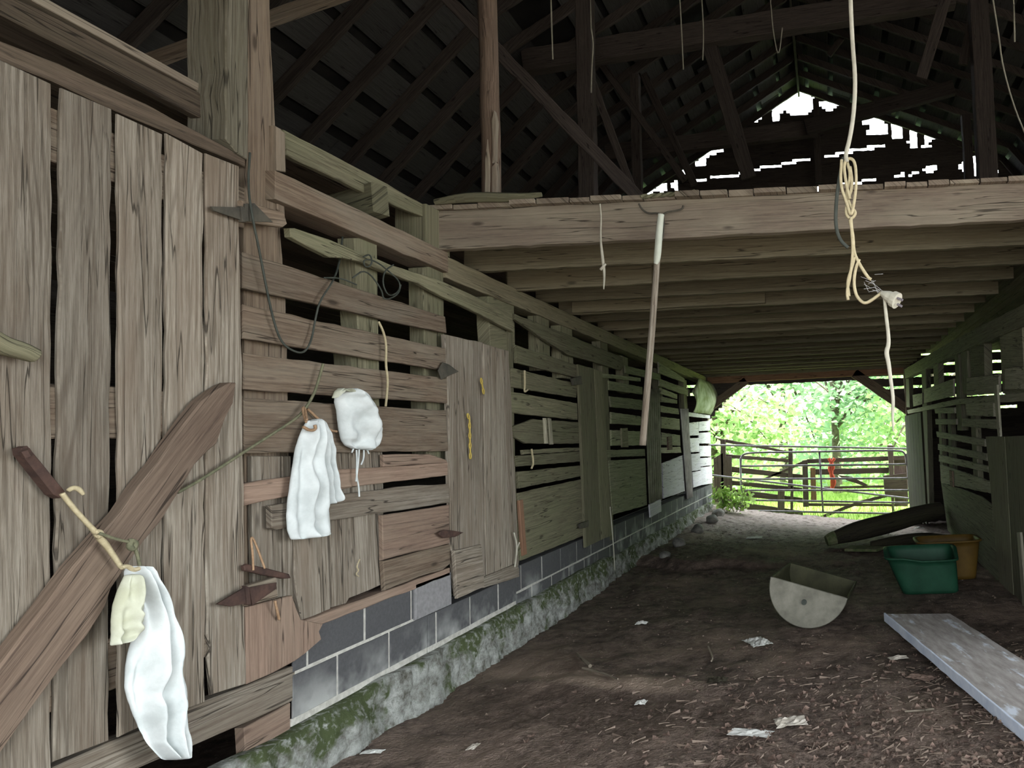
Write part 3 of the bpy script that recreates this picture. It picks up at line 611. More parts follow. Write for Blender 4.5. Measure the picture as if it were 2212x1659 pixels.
# ---------------------------------------------------------------- far wall and gable
WB = empty('wall_back', (-0.4, YB, 0), 'far gable wall of dark siding with gaps of daylight and an open doorway', 'wall', kind='structure')
holes = [(1725, 225, 36, 25), (1704, 222, 20, 20), (1676, 237, 11, 24), (1632, 248, 11, 14), (1700, 205, 8, 8), (1790, 227, 20, 10), (1806, 251, 13, 6), (1888, 262, 24, 9), (1900, 275, 18, 8), (1895, 285, 24, 7), (1937, 270, 13, 13), (1936, 288, 13, 12), (1972, 285, 9, 10), (1973, 308, 10, 14),
         (2005, 298, 11, 10), (2002, 315, 9, 5), (2010, 365, 13, 7), (2108, 348, 13, 9), (2092, 360, 22, 9), (2110, 372, 16, 9), (1478, 362, 8, 16), (1460, 400, 7, 10), (1430, 405, 12, 10), (1402, 409, 12, 8), (1515, 332, 22, 12), (1540, 325, 22, 7), (1568, 312, 7, 6), (1512, 352, 12, 6), (1604, 262, 7, 4), (2148, 370, 5, 5)]
lines = [((1500, 390), (1605, 376), 4), ((1630, 366), (1700, 354), 5), ((1702, 352), (1748, 343), 6), ((1780, 340), (1840, 326), 6), ((1842, 325), (1912, 315), 6), ((1792, 404), (1895, 387), 5), ((1930, 381), (1958, 376), 5), ((1745, 411), (1768, 408), 6), ((1640, 308), (1670, 304), 3),
         ((1965, 379), (1985, 371), 4)]
from bpy_extras.object_utils import world_to_camera_view
def px(p):
    x, Y, z = p.x, p.y, p.z - H; f = Y * cp + z * sp; q = (-Y * sp + z * cp) / f; a = x / f
    return CX + F * (cr * a + sr * q), CY - F * (-sr * a + cr * q)
sub = []
mb = MB(); cw, chh = 0.075, 0.055; idx = {}; vs = []; fs = []; uvs = []
gaprows = {}
def gapz(x, z):
    for zz, x0, x1 in ((3.01, 0.6, 6), (2.78, 1.8, 6), (2.53, 0.8, 6), (2.35, 0.8, 6), (2.54, -3, -2.4), (2.38, -3, -2.4), (2.1, 2.0, 6), (1.85, 2, 6)):
        if abs(z - zz) < 0.03 and x0 < x < x1 and noise.noise(V((x * 1.3, zz, 0))) > -0.25: return True
    return False
def vid(i, j):
    if (i, j) not in idx:
        x = -7.1 + i * cw; z = -0.5 + j * chh
        sc = 0.014
        idx[(i, j)] = len(vs); vs.append((x + sc * noise.noise(V((i * 3.1, j * 1.7, 0))), YB + 0.004 * noise.noise(V((i * .3, j * 1.1, 4))), z + sc * noise.noise(V((i * 1.1, j * 3.3, 8)))))
    return idx[(i, j)]
nu, nv = int(13.6 / cw), int(9.1 / chh)
for i in range(nu):
    for j in range(nv):
        x = -7.1 + (i + 0.5) * cw; z = -0.5 + (j + 0.5) * chh
        ax = abs(x - RX); sg = -1 if x < RX else 1; KD, KZ, EZ = KDS[sg], KZS[sg], EZS[sg]; rz = RZ - (RZ - KZ) / KD * ax if ax < KD else KZ - (KZ - EZ) / (ED - KD) * (ax - KD)
        if z > rz - 0.02 or ax > ED: continue
        if -2.44 < x < 1.60 and z < 2.55 and not ((x < -1.75 and z > 2.55 - ( -1.75 - x) * 1.05) or (x > 0.75 and z > 2.55 - (x - 0.75) * 0.8)): continue
        if gapz(x, z): continue
        u, v = px(V((x, YB, z))); bad = False
        if z > 3.0:
            for hx, hy, a, b in holes:
                if ((u - hx) / (a + 1)) ** 2 + ((v - hy) / (b + 1)) ** 2 < 1: bad = True; break
            if not bad:
                for (a, b, wd) in lines:
                    if a[0] <= u <= b[0] and abs(v - (a[1] + (b[1] - a[1]) * (u - a[0]) / (b[0] - a[0]))) < wd * 0.5 + 0.6: bad = True; break
        if bad: continue
        fs.append([vid(i, j), vid(i + 1, j), vid(i + 1, j + 1), vid(i, j + 1)])
        row = int((z - 0.12 * x) / 0.2); uvs.append([((i + a) * cw, 10 * (600 + row) + 5 + (j + b) * chh) for a, b in ((0, 0), (1, 0), (1, 1), (0, 1))])
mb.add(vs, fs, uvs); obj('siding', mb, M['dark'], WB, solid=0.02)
def tb(name, a, b, w_, h_, mat=None):
    mb = MB(); bar(mb, a, b, (0, w_, 0), h_, 0.005); return obj(name, mb, mat or M['plankb'], WB)
tb('corner_brace', onY(1530, 882, 14.5), onY(1612, 822, 14.5), 0.06, 0.16); tb('corner_brace', onY(1845, 806, 14.5), onY(1962, 886, 14.5), 0.06, 0.2)
tb('doorway_post', (-2.5, 14.45, -0.1), (-2.47, 14.45, 2.7), 0.12, 0.12); tb('doorway_post', (1.62, 14.45, -0.5), (1.62, 14.45, 2.72), 0.14, 0.12)
tb('header', (-2.45, 14.52, 2.68), (1.65, 14.52, 2.70), 0.1, 0.2, M['orange_post'])

# ---------------------------------------------------------------- right wall
WRP = empty('wall_right', (XR, 9, 0), 'slatted plank wall along the right of the aisle, in shade', 'wall', kind='structure')
def R(name, poly, mat, th=0.03, dx=0.0, **kw): return one(name, poly, th, mat, WRP, 'R', dx, **kw)
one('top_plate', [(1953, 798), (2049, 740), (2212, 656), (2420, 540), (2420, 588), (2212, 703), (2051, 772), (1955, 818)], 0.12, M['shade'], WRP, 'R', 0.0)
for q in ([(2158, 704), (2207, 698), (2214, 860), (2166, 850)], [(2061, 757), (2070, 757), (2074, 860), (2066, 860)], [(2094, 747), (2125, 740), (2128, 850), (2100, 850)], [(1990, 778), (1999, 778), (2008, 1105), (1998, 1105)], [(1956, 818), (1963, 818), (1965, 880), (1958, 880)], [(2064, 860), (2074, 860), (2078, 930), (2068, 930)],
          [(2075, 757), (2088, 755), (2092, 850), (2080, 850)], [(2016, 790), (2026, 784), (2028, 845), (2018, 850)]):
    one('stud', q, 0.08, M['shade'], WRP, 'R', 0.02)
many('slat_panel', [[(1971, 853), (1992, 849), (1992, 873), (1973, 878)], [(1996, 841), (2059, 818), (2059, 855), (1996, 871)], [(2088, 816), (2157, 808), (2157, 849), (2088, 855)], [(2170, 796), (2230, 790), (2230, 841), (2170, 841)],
     [(1959, 886), (2071, 861), (2230, 846), (2230, 866), (2071, 873), (1961, 894)]], 0.025, M['shade_pale'], WRP, 'R', -0.005)
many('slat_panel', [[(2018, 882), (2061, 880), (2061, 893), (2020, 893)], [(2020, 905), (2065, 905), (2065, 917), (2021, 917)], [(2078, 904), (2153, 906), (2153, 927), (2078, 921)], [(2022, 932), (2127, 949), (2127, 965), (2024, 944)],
     [(2026, 959), (2131, 980), (2132, 996), (2026, 972)], [(2028, 982), (2133, 1007), (2135, 1021), (2028, 997)], [(2030, 1003), (2137, 1040), (2141, 1066), (2033, 1044)], [(2085, 870), (2145, 866), (2146, 900), (2088, 898)]], 0.025, M['shade_pale'], WRP, 'R', -0.005)
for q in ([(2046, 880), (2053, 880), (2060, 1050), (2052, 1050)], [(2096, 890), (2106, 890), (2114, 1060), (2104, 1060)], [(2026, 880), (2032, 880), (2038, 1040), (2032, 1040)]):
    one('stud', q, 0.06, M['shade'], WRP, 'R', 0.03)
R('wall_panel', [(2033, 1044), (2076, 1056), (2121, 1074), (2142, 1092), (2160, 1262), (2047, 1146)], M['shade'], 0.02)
R('batten', [(2145, 831), (2153, 831), (2160, 943), (2155, 943)], M['shade_pale'], 0.02, -0.03); R('batten', [(2050, 1016), (2056, 1018), (2058, 1052), (2052, 1050)], M['plankb'], 0.02, -0.03)
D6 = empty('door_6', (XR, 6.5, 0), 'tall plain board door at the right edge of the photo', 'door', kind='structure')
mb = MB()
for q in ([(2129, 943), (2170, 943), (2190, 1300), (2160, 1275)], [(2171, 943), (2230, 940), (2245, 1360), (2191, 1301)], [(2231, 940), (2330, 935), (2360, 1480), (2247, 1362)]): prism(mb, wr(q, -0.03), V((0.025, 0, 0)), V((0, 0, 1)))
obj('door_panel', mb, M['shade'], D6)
mb = MB(); prism(mb, wr([(2196, 1150), (2203, 1150), (2216, 1310), (2208, 1310)], -0.05), V((0.02, 0, 0))); obj('batten', mb, M['shade_pale'], D6)
D7 = empty('door_7', (XR, 13.2, 0), 'dark plank door folded back beside the far opening', 'door', kind='structure')
mb = MB()
for i in range(6):
    y = 11.9 + i * 0.42; bx(mb, XR - 0.01, XR + 0.02, y, y + 0.405, -0.3 + 0.05 * (6 - i) - 0.1, 1.74, V((0, 0, 1)), 0.004)
obj('door_panel', mb, M['log'], D7)
def box_wall(name, x0, x1, y0, y1, z0, z1, label, mat, horiz=0.2, gap=0.004):
    mb = MB(); z = z0
    while z < z1:
        bx(mb, x0, x1, y0, y1, z, min(z1, z + horiz - gap), V((0, 1, 0)) if abs(y1 - y0) > abs(x1 - x0) else V((1, 0, 0)), 0); z += horiz
    return obj(name, mb, mat, None, label, 'wall', kind='structure')
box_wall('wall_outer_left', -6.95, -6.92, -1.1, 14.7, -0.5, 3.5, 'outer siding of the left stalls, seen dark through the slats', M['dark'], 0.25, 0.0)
box_wall('wall_light_blocker', 1.66, 6.2, 4.36, 4.4, -0.5, 3.0, 'unseen board wall added to keep side light out of the right stalls', M['dark'], 0.25, 0.0)  # added out of view to stop side light entering the right stalls
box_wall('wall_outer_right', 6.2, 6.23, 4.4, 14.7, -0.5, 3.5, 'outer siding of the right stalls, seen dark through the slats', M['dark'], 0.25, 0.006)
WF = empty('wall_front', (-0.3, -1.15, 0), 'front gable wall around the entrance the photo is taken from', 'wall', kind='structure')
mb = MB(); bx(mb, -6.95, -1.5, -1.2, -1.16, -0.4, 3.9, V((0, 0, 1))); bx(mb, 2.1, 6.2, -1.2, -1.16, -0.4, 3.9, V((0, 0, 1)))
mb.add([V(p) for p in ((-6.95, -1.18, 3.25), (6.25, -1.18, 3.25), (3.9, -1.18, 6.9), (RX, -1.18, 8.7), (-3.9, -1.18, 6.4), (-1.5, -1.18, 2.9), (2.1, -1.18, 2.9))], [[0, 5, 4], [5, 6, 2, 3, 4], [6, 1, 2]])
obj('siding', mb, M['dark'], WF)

# ---------------------------------------------------------------- things on the left wall
def thing_poly(name, poly, th, mat, dx, label, cat, rag=0.004, **kw):
    mb = MB(); prism(mb, wl(poly, dx), V((-th, 0, 0)), None, rag, 0.006); return obj(name, mb, mat, None, label, cat, **kw)
thing_poly('leaning_plank', [(-200, 1690), (0, 1440), (105, 1300), (216, 1159), (342, 1000), (438, 866), (470, 842), (500, 826), (511, 826), (509, 842), (505, 872), (488, 905), (470, 958), (450, 975), (423, 1003), (390, 1060), (350, 1125), (312, 1170), (242, 1272), (230, 1310), (139, 1436), (70, 1530), (0, 1632), (-200, 1905)], 0.045, M['plankb'], 0.085, 'brown bark-edged plank leaning across the gray barn door', 'plank', 0.008)
def wtube(pts, r, dx, n=6, mb=None, smooth=2):
    mb = mb or MB(); tube(mb, [onX(u, v, XL + (dx if len(q) == 0 else q[0])) for u, v, *q in pts], r, n, smooth=smooth); return mb
# iron bar tied to the plank, with its string
ib = empty('iron_bar', onX(95, 1020, XL + 0.1), 'rusty iron bar tied to the leaning plank with pale string', 'iron bar')
mb = MB(); prism(mb, wl([(48, 968), (62, 963), (80, 985), (140, 1058), (146, 1068), (134, 1076), (118, 1068), (50, 982)], 0.075), V((-0.03, 0, 0)), None, 0.001); obj('bar', mb, M['rust'], ib)
mb = wtube([(52, 972, .1), (60, 985, .1)], 0.012, 0.1); obj('bolt', mb, M['rust'], ib)
mb = wtube([(134, 1066), (160, 1100), (205, 1148), (213, 1158), (235, 1185), (262, 1226)], [.007, .007, .007, .011, .008, .007], 0.115); wtube([(147, 1060), (158, 1053), (170, 1056), (180, 1068)], [.006, .008, .008, .005], 0.11, mb=mb); wtube([(205, 1150), (214, 1148), (218, 1156), (210, 1160)], .009, 0.12, mb=mb); obj('string', mb, M['twine'], ib, smooth=True)
mb = wtube([(-60, 708), (0, 745), (40, 755), (74, 768)], [.03, .028, .027, .022], 0.08, 9); obj('stick', mb, OL, None, 'broken stick end poking in at the left edge of the photo', 'stick', smooth=True)
rb = empty('rusty_rod', onX(575, 1235, XL + 0.05), 'thin rusty rod hung by orange twine above the lower strap hinge', 'rod')
mb = MB(); prism(mb, wl([(528, 1222), (536, 1218), (580, 1228), (626, 1240), (629, 1249), (615, 1250), (570, 1242), (530, 1232)], 0.06), V((-0.015, 0, 0)), None, 0.001); obj('rod', mb, M['rust'], rb)
mb = wtube([(547, 1232, .065), (546, 1195, .06), (541, 1160, .05), (548, 1163, .05), (572, 1228, .065)], .0042, .06); obj('twine', mb, M['orange_twine'], rb, smooth=True); mb = wtube([(594, 1298, .07), (599, 1320, .06), (603, 1338, .045)], .005, .06); obj('twine', mb, M['orange_twine'], rb, smooth=True)
# ropes and wires
mb = wtube([(540, 330, .03), (535, 400, .04), (545, 470, .09), (560, 540, .06), (575, 620, .05), (590, 690, .05), (605, 735, .045), (625, 755, .05), (655, 765, .06), (672, 740, .05), (681, 690, .045), (690, 650, .05), (722, 605, .05), (735, 560, -.05), (740, 510, -.1)], .0045, .05); obj('cord', mb, M['green_wire'], None, 'thin dark cord looping down from the tall post over the slats', 'cord', smooth=True)
mb = wtube([(698, 786), (690, 815), (680, 848), (662, 880), (640, 905), (560, 955), (445, 1030), (384, 1064)], .006, .055); obj('rope', mb, M['dark_rope'], None, 'gray rope running slantwise from slats to the leaning plank', 'rope', smooth=True)
mb = wtube([(215, 1152), (250, 1165), (287, 1172), (296, 1195), (302, 1222)], .005, .13); wtube([(285, 1165), (278, 1180), (288, 1188), (294, 1172), (282, 1168)], .009, .13, mb=mb); obj('tie_rope', mb, M['dark_rope'], None, 'dark green tie knotted around the leaning plank above the hanging sack', 'rope', smooth=True)
mb = MB()
for q in ([(785, 555), (800, 548), (805, 570), (790, 580), (783, 560), (810, 562), (845, 590), (865, 610), (862, 630), (840, 642), (826, 615), (830, 585), (850, 572)], [(762, 600), (790, 580), (825, 625), (828, 650), (860, 638), (866, 615)], [(700, 600), (735, 600), (770, 615)]): wtube(q, .004, .06, mb=mb)
obj('wire_coil', mb, M['green_wire'], None, 'tangled loops of dark wire on the wavy rail board', 'wire', smooth=True)
mb = wtube([(818, 695, .03), (830, 720, .055), (835, 750, .06), (833, 785, .06), (838, 820, .055), (836, 850, .05), (833, 878, .05)], .006, .05); obj('twine', mb, M['twine'], None, 'strand of pale twine hanging over the slats', 'twine', smooth=True)
for i, q in enumerate(([(1133, 800), (1134, 830), (1132, 848), (1140, 842)], [(1148, 970), (1153, 1000), (1148, 1012)])):
    mb = wtube(q, .008, .035); obj('twine', mb, M['twine'], None, ('short twine end on upper slats past the stall door', 'short twine end on lower slats past the stall door')[i], 'twine', smooth=True)
mb = wtube([(777, 1208), (770, 1225), (776, 1232), (768, 1240), (775, 1245)], .003, .0); obj('twine', mb, M['twine'], None, 'tiny frayed twine on the vertical boards above the blocks', 'twine')
mb = wtube([(1110, 1150), (1118, 1180), (1112, 1225)], .006, .06); wtube([(1122, 1172), (1117, 1185)], .005, .06, mb=mb); obj('twine', mb, M['cord'], None, 'gray wire tail hooked on edge of the stall door', 'wire')
mb = wtube([(1318, 1095), (1322, 1140), (1326, 1190), (1328, 1235)], .006, .06); obj('twine', mb, M['cord'], None, 'pale wire hanging beside the mossy plank door', 'wire')
# chains
def chain(name, pts, label, r=0.0035, lw=0.011, ll=0.021):
    mb = MB(); p = [onX(u, v, XL + 0.05) for u, v in pts]; seg = []
    L = sum((p[i + 1] - p[i]).length for i in range(len(p) - 1)); n = max(2, int(L / (ll * 1.55)))
    def at(s):
        for i in range(len(p) - 1):
            l = (p[i + 1] - p[i]).length
            if s <= l: return p[i].lerp(p[i + 1], s / l), (p[i + 1] - p[i]).normalized()
            s -= l
        return p[-1], (p[-1] - p[-2]).normalized()
    for k_ in range(n):
        c_, d = at((k_ + 0.5) * L / n); sd = V((0.55, 0, 0)) + d.cross(V((1, 0, 0))) * 0.85 if k_ % 2 else d.cross(V((1, 0, 0)))
        sd.normalize(); tube(mb, [c_ + d * ll * math.cos(a) + sd * lw * math.sin(a) for a in [i * math.pi / 6 for i in range(13)]], r * 1.25, 6, smooth=0)
    obj(name, mb, M['yellow'], None, label, 'chain', smooth=True)
chain('chain', [(1010, 895), (1014, 905), (1016, 990)], 'long yellow plastic chain on the gray stall door'); chain('chain', [(1039, 818), (1045, 850)], 'short yellow chain piece near the top of the stall door')

# ---------------------------------------------------------------- feed sacks
def sack_mesh(rows, dx, bulge, seed, nu=18, folds=3, fa=0.018, th=0.02):
    mb = MB(); vs = []; fs = []; R_ = []
    fine = []
    for i in range(len(rows) - 1):
        for k_ in range(4): fine.append([rows[i][c] + (rows[i + 1][c] - rows[i][c]) * k_ / 4 for c in range(4)])
    fine.append(list(rows[-1])); nr = len(fine)
    for i, (u0, v0, u1, v1) in enumerate(fine):
        s = i / (nr - 1)
        ring = []
        for j in range(nu + 1):
            t = j / nu; p = onX(u0 + (u1 - u0) * t, v0 + (v1 - v0) * t, XL + dx)
            env = (math.sin(math.pi * min(1, max(0, t)))) ** 0.6
            f_ = math.sin(t * folds * 2 * math.pi + seed + 1.5 * math.sin(s * 4 + seed)) * 1.5 * fa * env * (0.5 + 0.8 * s)
            f_ += (0.03 * noise.noise(V((t * 5, s * 6, seed))) + 0.014 * noise.noise(V((t * 12 + 2 * s, s * 12 - 3 * t, seed)))) * env + 0.005 * noise.noise(V((t * 22, s * 30, seed)))
            ring.append(p + V((bulge * env * (0.45 + 0.55 * math.sin(math.pi * min(1, s + 0.15))) + f_, 0, 0)))
        for j in range(nu - 1, 0, -1):
            t = j / nu; p = onX(u0 + (u1 - u0) * t, v0 + (v1 - v0) * t, XL + dx); ring.append(p + V((-th * 0.3, 0, 0)))
        vs += ring
    m = 2 * nu
    for i in range(nr - 1):
        for j in range(m): fs.append([i * m + j, i * m + (j + 1) % m, (i + 1) * m + (j + 1) % m, (i + 1) * m + j])
    fs.append(list(range(m - 1, -1, -1))); fs.append([(nr - 1) * m + j for j in range(m)])
    mb.add(vs, fs); return mb
sk = empty('feed_sack', onX(680, 1150, XL + 0.04), 'long white feed sack hanging by orange twine over the slats', 'sack')
obj('sack_body', sack_mesh([(664, 908, 684, 906), (657, 918, 688, 920), (646, 940, 690, 945), (636, 970, 695, 970), (630, 1005, 700, 1005), (624, 1045, 706, 1045), (618, 1085, 712, 1085), (616, 1118, 714, 1115), (618, 1145, 716, 1143), (627, 1169, 718, 1156)], 0.05, 0.05, 1.0), M['cloth'], sk, smooth=True, sub=1)
obj('sack_flap', sack_mesh([(672, 906, 686, 904), (672, 915, 700, 916), (676, 940, 712, 944), (680, 965, 717, 970), (688, 1000, 722, 1010), (698, 1040, 728, 1045), (706, 1070, 735, 1070), (709, 1092, 736, 1080)], 0.045, 0.03, 4.0, 12, 2), M['cloth'], sk, smooth=True, sub=1)
mb = wtube([(661, 912, .11), (656, 895, .07), (653, 880, .05), (659, 880, .05), (663, 908, .11)], .005, .06); wtube([(664, 884), (672, 890), (692, 910), (712, 930), (727, 932)], .006, .04, mb=mb); wtube([(655, 922), (668, 930), (682, 928), (680, 918)], .007, .1, mb=mb); obj('twine', mb, M['orange_twine'], sk, smooth=True)
s2 = empty('feed_sack', onX(770, 975, XL + 0.04), 'small crumpled white sack nailed up right of the long sack', 'sack')
obj('sack_body', sack_mesh([(730, 842, 752, 838), (722, 855, 772, 846), (720, 868, 788, 858), (724, 885, 803, 880), (726, 905, 810, 905), (729, 930, 820, 925), (733, 948, 821, 945), (742, 962, 815, 962), (760, 970, 797, 974)], 0.045, 0.09, 2.2, 18, 2, 0.014), M['cloth'], s2, smooth=True, sub=1)
obj('sack_cuff', sack_mesh([(717, 862, 726, 856), (722, 846, 742, 840), (730, 838, 760, 840), (740, 844, 784, 852)], 0.1, 0.03, 5.0, 10, 2, 0.008), M['clothy'], s2, smooth=True, sub=1)
mb = MB()
for q in ([(770, 972), (771, 1000), (770, 1030), (775, 1050), (776, 1073)], [(776, 968), (774, 1000), (769, 1040)], [(786, 972), (786, 990), (780, 1004)], [(764, 968), (760, 978)], [(793, 972), (797, 980)]): wtube(q, .004, .05, mb=mb)
obj('loose_threads', mb, M['cloth'], s2)
s3 = empty('feed_sack', onX(330, 1640, XL + 0.05), 'long white sack tied under the leaning plank at the door foot', 'sack')
obj('sack_body', sack_mesh([(276, 1222, 296, 1226), (268, 1235, 312, 1236), (270, 1262, 328, 1268), (290, 1310, 350, 1318), (290, 1360, 366, 1369), (276, 1400, 382, 1429), (268, 1440, 386, 1450), (266, 1485, 396, 1490), (274, 1515, 398, 1520), (286, 1545, 398, 1560), (302, 1580, 400, 1600), (316, 1605, 402, 1625), (352, 1644, 398, 1640)], 0.1, 0.07, 3.0, 20, 3, 0.022), M['cloth'], s3, smooth=True, sub=1)
obj('sack_flap', sack_mesh([(270, 1240, 292, 1240), (252, 1275, 300, 1285), (240, 1312, 306, 1312), (237, 1340, 308, 1340), (238, 1370, 306, 1360), (238, 1398, 268, 1386)], 0.14, 0.04, 6.0, 12, 2, 0.012), M['clothy'], s3, smooth=True, sub=1)
mb = wtube([(262, 1226), (275, 1222), (288, 1232), (300, 1228)], .007, .17); obj('tie', mb, M['twine'], s3)

# ---------------------------------------------------------------- hung from the loft
hf = empty('hay_fork', onY(1388, 962, 4.42), 'long-handled fork hung by its tines from the loft beam', 'fork')
mb = MB(); tube(mb, [onY(1426, 470, 4.42), onY(1420, 560, 4.42), onY(1408, 720, 4.42), onY(1388, 962, 4.42)], [.016, .019, .021, .021], 9); obj('handle', mb, M['gray'], hf, smooth=True)
mb = MB(); tube(mb, [onY(1428, 463, 4.40), onY(1424, 500, 4.40), onY(1420, 560, 4.40), onY(1416, 570, 4.4)], [.02, .022, .023, .012], 8); obj('tape_wrap', mb, M['tape'], hf, smooth=True)
mb = MB()
for q in ([(1430, 466), (1422, 460), (1400, 462), (1386, 452), (1380, 440)], [(1430, 466), (1440, 458), (1458, 456), (1474, 452), (1476, 444)], [(1434, 470), (1434, 500), (1430, 520)]): tube(mb, [onY(a, b, 4.43) for a, b in q], .006, 6)
obj('tines', mb, M['iron'], hf, smooth=True)
mb = MB()
for a in range(2): tube(mb, [onY(1384 + i * 9, 432 - i * 0.8 + 3 * math.sin(i * 1.57 + a * 3.14), 4.46 + 0.012 * math.cos(i * 1.57 + a * 3.14)) + V((0, 0, 0.02)) for i in range(14)], .011, 6)
obj('braided_rope', mb, M['dark_rope'], None, 'twisted gray rope lying along the top of the loft beam', 'rope', smooth=True)
mb = MB(); tube(mb, [onY(1296, 440, 4.45), onY(1299, 470, 4.47), onY(1297, 515, 4.47), onY(1302, 560, 4.47), onY(1306, 590, 4.47), onY(1304, 625, 4.47)], [.005, .006, .006, .012, .009, .004], 6); tube(mb, [onY(1297, 583, 4.46), onY(1308, 570, 4.47)], .01, 5); obj('twine', mb, M['cord'], None, 'thin twine strip dangling from the loft beam left of the fork', 'twine', smooth=True)
# power cord with plug
YC = 2.2
pc = empty('power_cord', onY(1925, 645, YC), 'pale power cord with plug, knotted in yellow twine, hanging over aisle', 'power cord')
def ct(pts, r, n=7, mb=None):
    mb = mb or MB(); tube(mb, [onY(u, v, YC + (q[0] if q else 0)) for u, v, *q in pts], r, n); return mb
mb = ct([(1836, -420), (1836, -100), (1837, 0), (1842, 100), (1848, 170), (1845, 240), (1836, 300), (1826, 335), (1830, 350)], .0072); obj('cord', mb, M['cord'], pc, smooth=True)
mb = MB()
for q in ([(1818, 345), (1815, 400), (1830, 440), (1838, 470), (1845, 440), (1850, 400), (1848, 350), (1835, 340), (1822, 352), (1828, 400), (1836, 430)], [(1830, 350, .01), (1838, 380, .01), (1826, 420, .01), (1840, 450, .01), (1850, 460, .01), (1838, 475, .01), (1826, 462, .01), (1832, 430, .01), (1842, 400, .01), (1836, 360, .01)],
          [(1838, 470), (1840, 500), (1843, 540), (1838, 590), (1829, 630), (1832, 648)], [(1836, 475), (1843, 510), (1844, 545), (1856, 570), (1875, 600), (1882, 604)], [(1834, 640), (1830, 610), (1838, 585), (1846, 556)], [(1856, 560), (1848, 580), (1844, 610), (1848, 635), (1858, 650), (1870, 656), (1888, 645), (1905, 632)]): ct(q, .0052, 6, mb)
obj('yellow_twine', mb, M['twine'], pc, smooth=True)
mb = MB(); a, b = onY(1904, 633, YC), onY(1942, 652, YC - .03); d = b - a
tube(mb, [a, a + d * .2, a + d * .35, a + d * .6, a + d * .64, a + d * .9], [.008, .013, .017, .02, .025, .026], 14, smooth=0); obj('plug', mb, M['cord'], pc, smooth=False)
mb = MB(); q = d.normalized(); s_ = q.cross(V((0, 0, 1))).normalized()
for o_ in (V((0, 0, .01)) + s_ * .008, V((0, 0, .01)) - s_ * .008, V((0, 0, -.01))): tube(mb, [a + d * .9 + o_, a + d * 1.15 + o_], .004, 6)
obj('prongs', mb, M['pipe'], pc)
mb = ct([(1822, 340, .02), (1812, 390, .02), (1806, 440, .02), (1805, 490, .02), (1815, 520, .02), (1832, 535, .02)], .006); obj('green_cord', mb, M['green_wire'], pc, smooth=True)
mb = ct([(1910, 640), (1914, 680), (1919, 720), (1920, 745), (1914, 760), (1920, 785), (1924, 820), (1930, 860), (1928, 900), (1930, 932)], [.005, .006, .006, .007, .008, .007, .006, .006, .005, .002]); obj('frayed_string', mb, M['cord'], pc, smooth=True)
mb = MB()
for k_ in range(14):
    q = onY(1870 + rnd.uniform(-18, 30), 600 + rnd.uniform(-10, 35), YC); tube(mb, [q, q + V((rnd.uniform(.01, .05), 0, rnd.uniform(-.05, .01)))], .0007, 4)
obj('cobweb', mb, M['nest'], pc)
# strands hanging in the roof
for i, (q, Y) in enumerate((([(1190, 0), (1192, 70), (1194, 128)], 7), ([(1277, 62), (1282, 95), (1278, 150), (1277, 200)], 7.5), ([(1468, -10), (1472, 60), (1476, 150)], 8), ([(1665, 10), (1670, 70), (1682, 130), (1690, 60)], 8.5), ([(2145, 0), (2158, 80), (2165, 140), (2190, 230), (2215, 290)], 6), ([(2190, 10), (2192, 90)], 6), ([(1516, 0), (1520, 70), (1518, 130)], 8.2))):
    mb = MB(); tube(mb, [onY(a, b, Y) for a, b in q], .008, 5); top = onY(q[0][0], q[0][1], Y); tube(mb, [top, top + V((0, 0, 0.35))], .006, 5)
    obj('hanging_string', mb, M['cord'], None, ('thin string hanging straight, right of the peeled loft post', 'forked string hanging by the slim loft post', 'string hanging left of the slanted roof brace', 'looped string hanging above the gable hole', 'long slack string down the upper right corner', 'short string at the top right corner', 'string hanging beside the slanted roof brace')[i], 'string', 'strings hanging in the roof', smooth=True)

# ---------------------------------------------------------------- things on the floor
# half barrel trough
bt = empty('barrel_trough', (-0.19, 5.55, 0), 'half barrel feed trough with a pale round end lying on dirt', 'trough')
c0 = V((-0.205, 5.5, 0.305)); ch = V((0.574, 0, -0.188)).normalized(); axd = V((0.10, 0.80, -0.04)); dn = V((ch.z, 0, -ch.x)); dn = dn if dn.z < 0 else -dn; RR = 0.302
def arc(c_, r): return [c_ + ch * (-r * math.cos(a)) + dn * (r * math.sin(a)) for a in [i * math.pi / 28 for i in range(29)]]
mb = MB(); P = arc(c0, RR); prism(mb, P, axd.normalized() * 0.02, ch, 0, 0.006); obj('end_cap', mb, M['barrel'], bt, label='pale round end')
mb = MB(); prism(mb, arc(c0 + axd, RR), -axd.normalized() * 0.02, ch, 0, 0.004); obj('end_cap', mb, M['barrel_in'], bt)
mb = MB(); A_, Bq, A2, B2 = arc(c0, RR), arc(c0 + axd, RR), arc(c0, RR - .014), arc(c0 + axd, RR - .014); vs = A_ + Bq + A2 + B2; fs = []
for i in range(28): fs += [[i, i + 1, 29 + i + 1, 29 + i], [58 + i + 1, 58 + i, 87 + i, 87 + i + 1]]
fs += [[0, 29, 87, 58], [28, 86, 115, 57]]; mb.add(vs, fs); obj('shell', mb, M['barrel_in'], bt, smooth=True)
mb = MB(); hc = onY(1737, 1301, 5.49); tube(mb, [hc + V((0, .012, 0)), hc + V((0, -.006, 0))], .02, 14, smooth=0); obj('bung_hole', mb, M['green_wire'], bt)
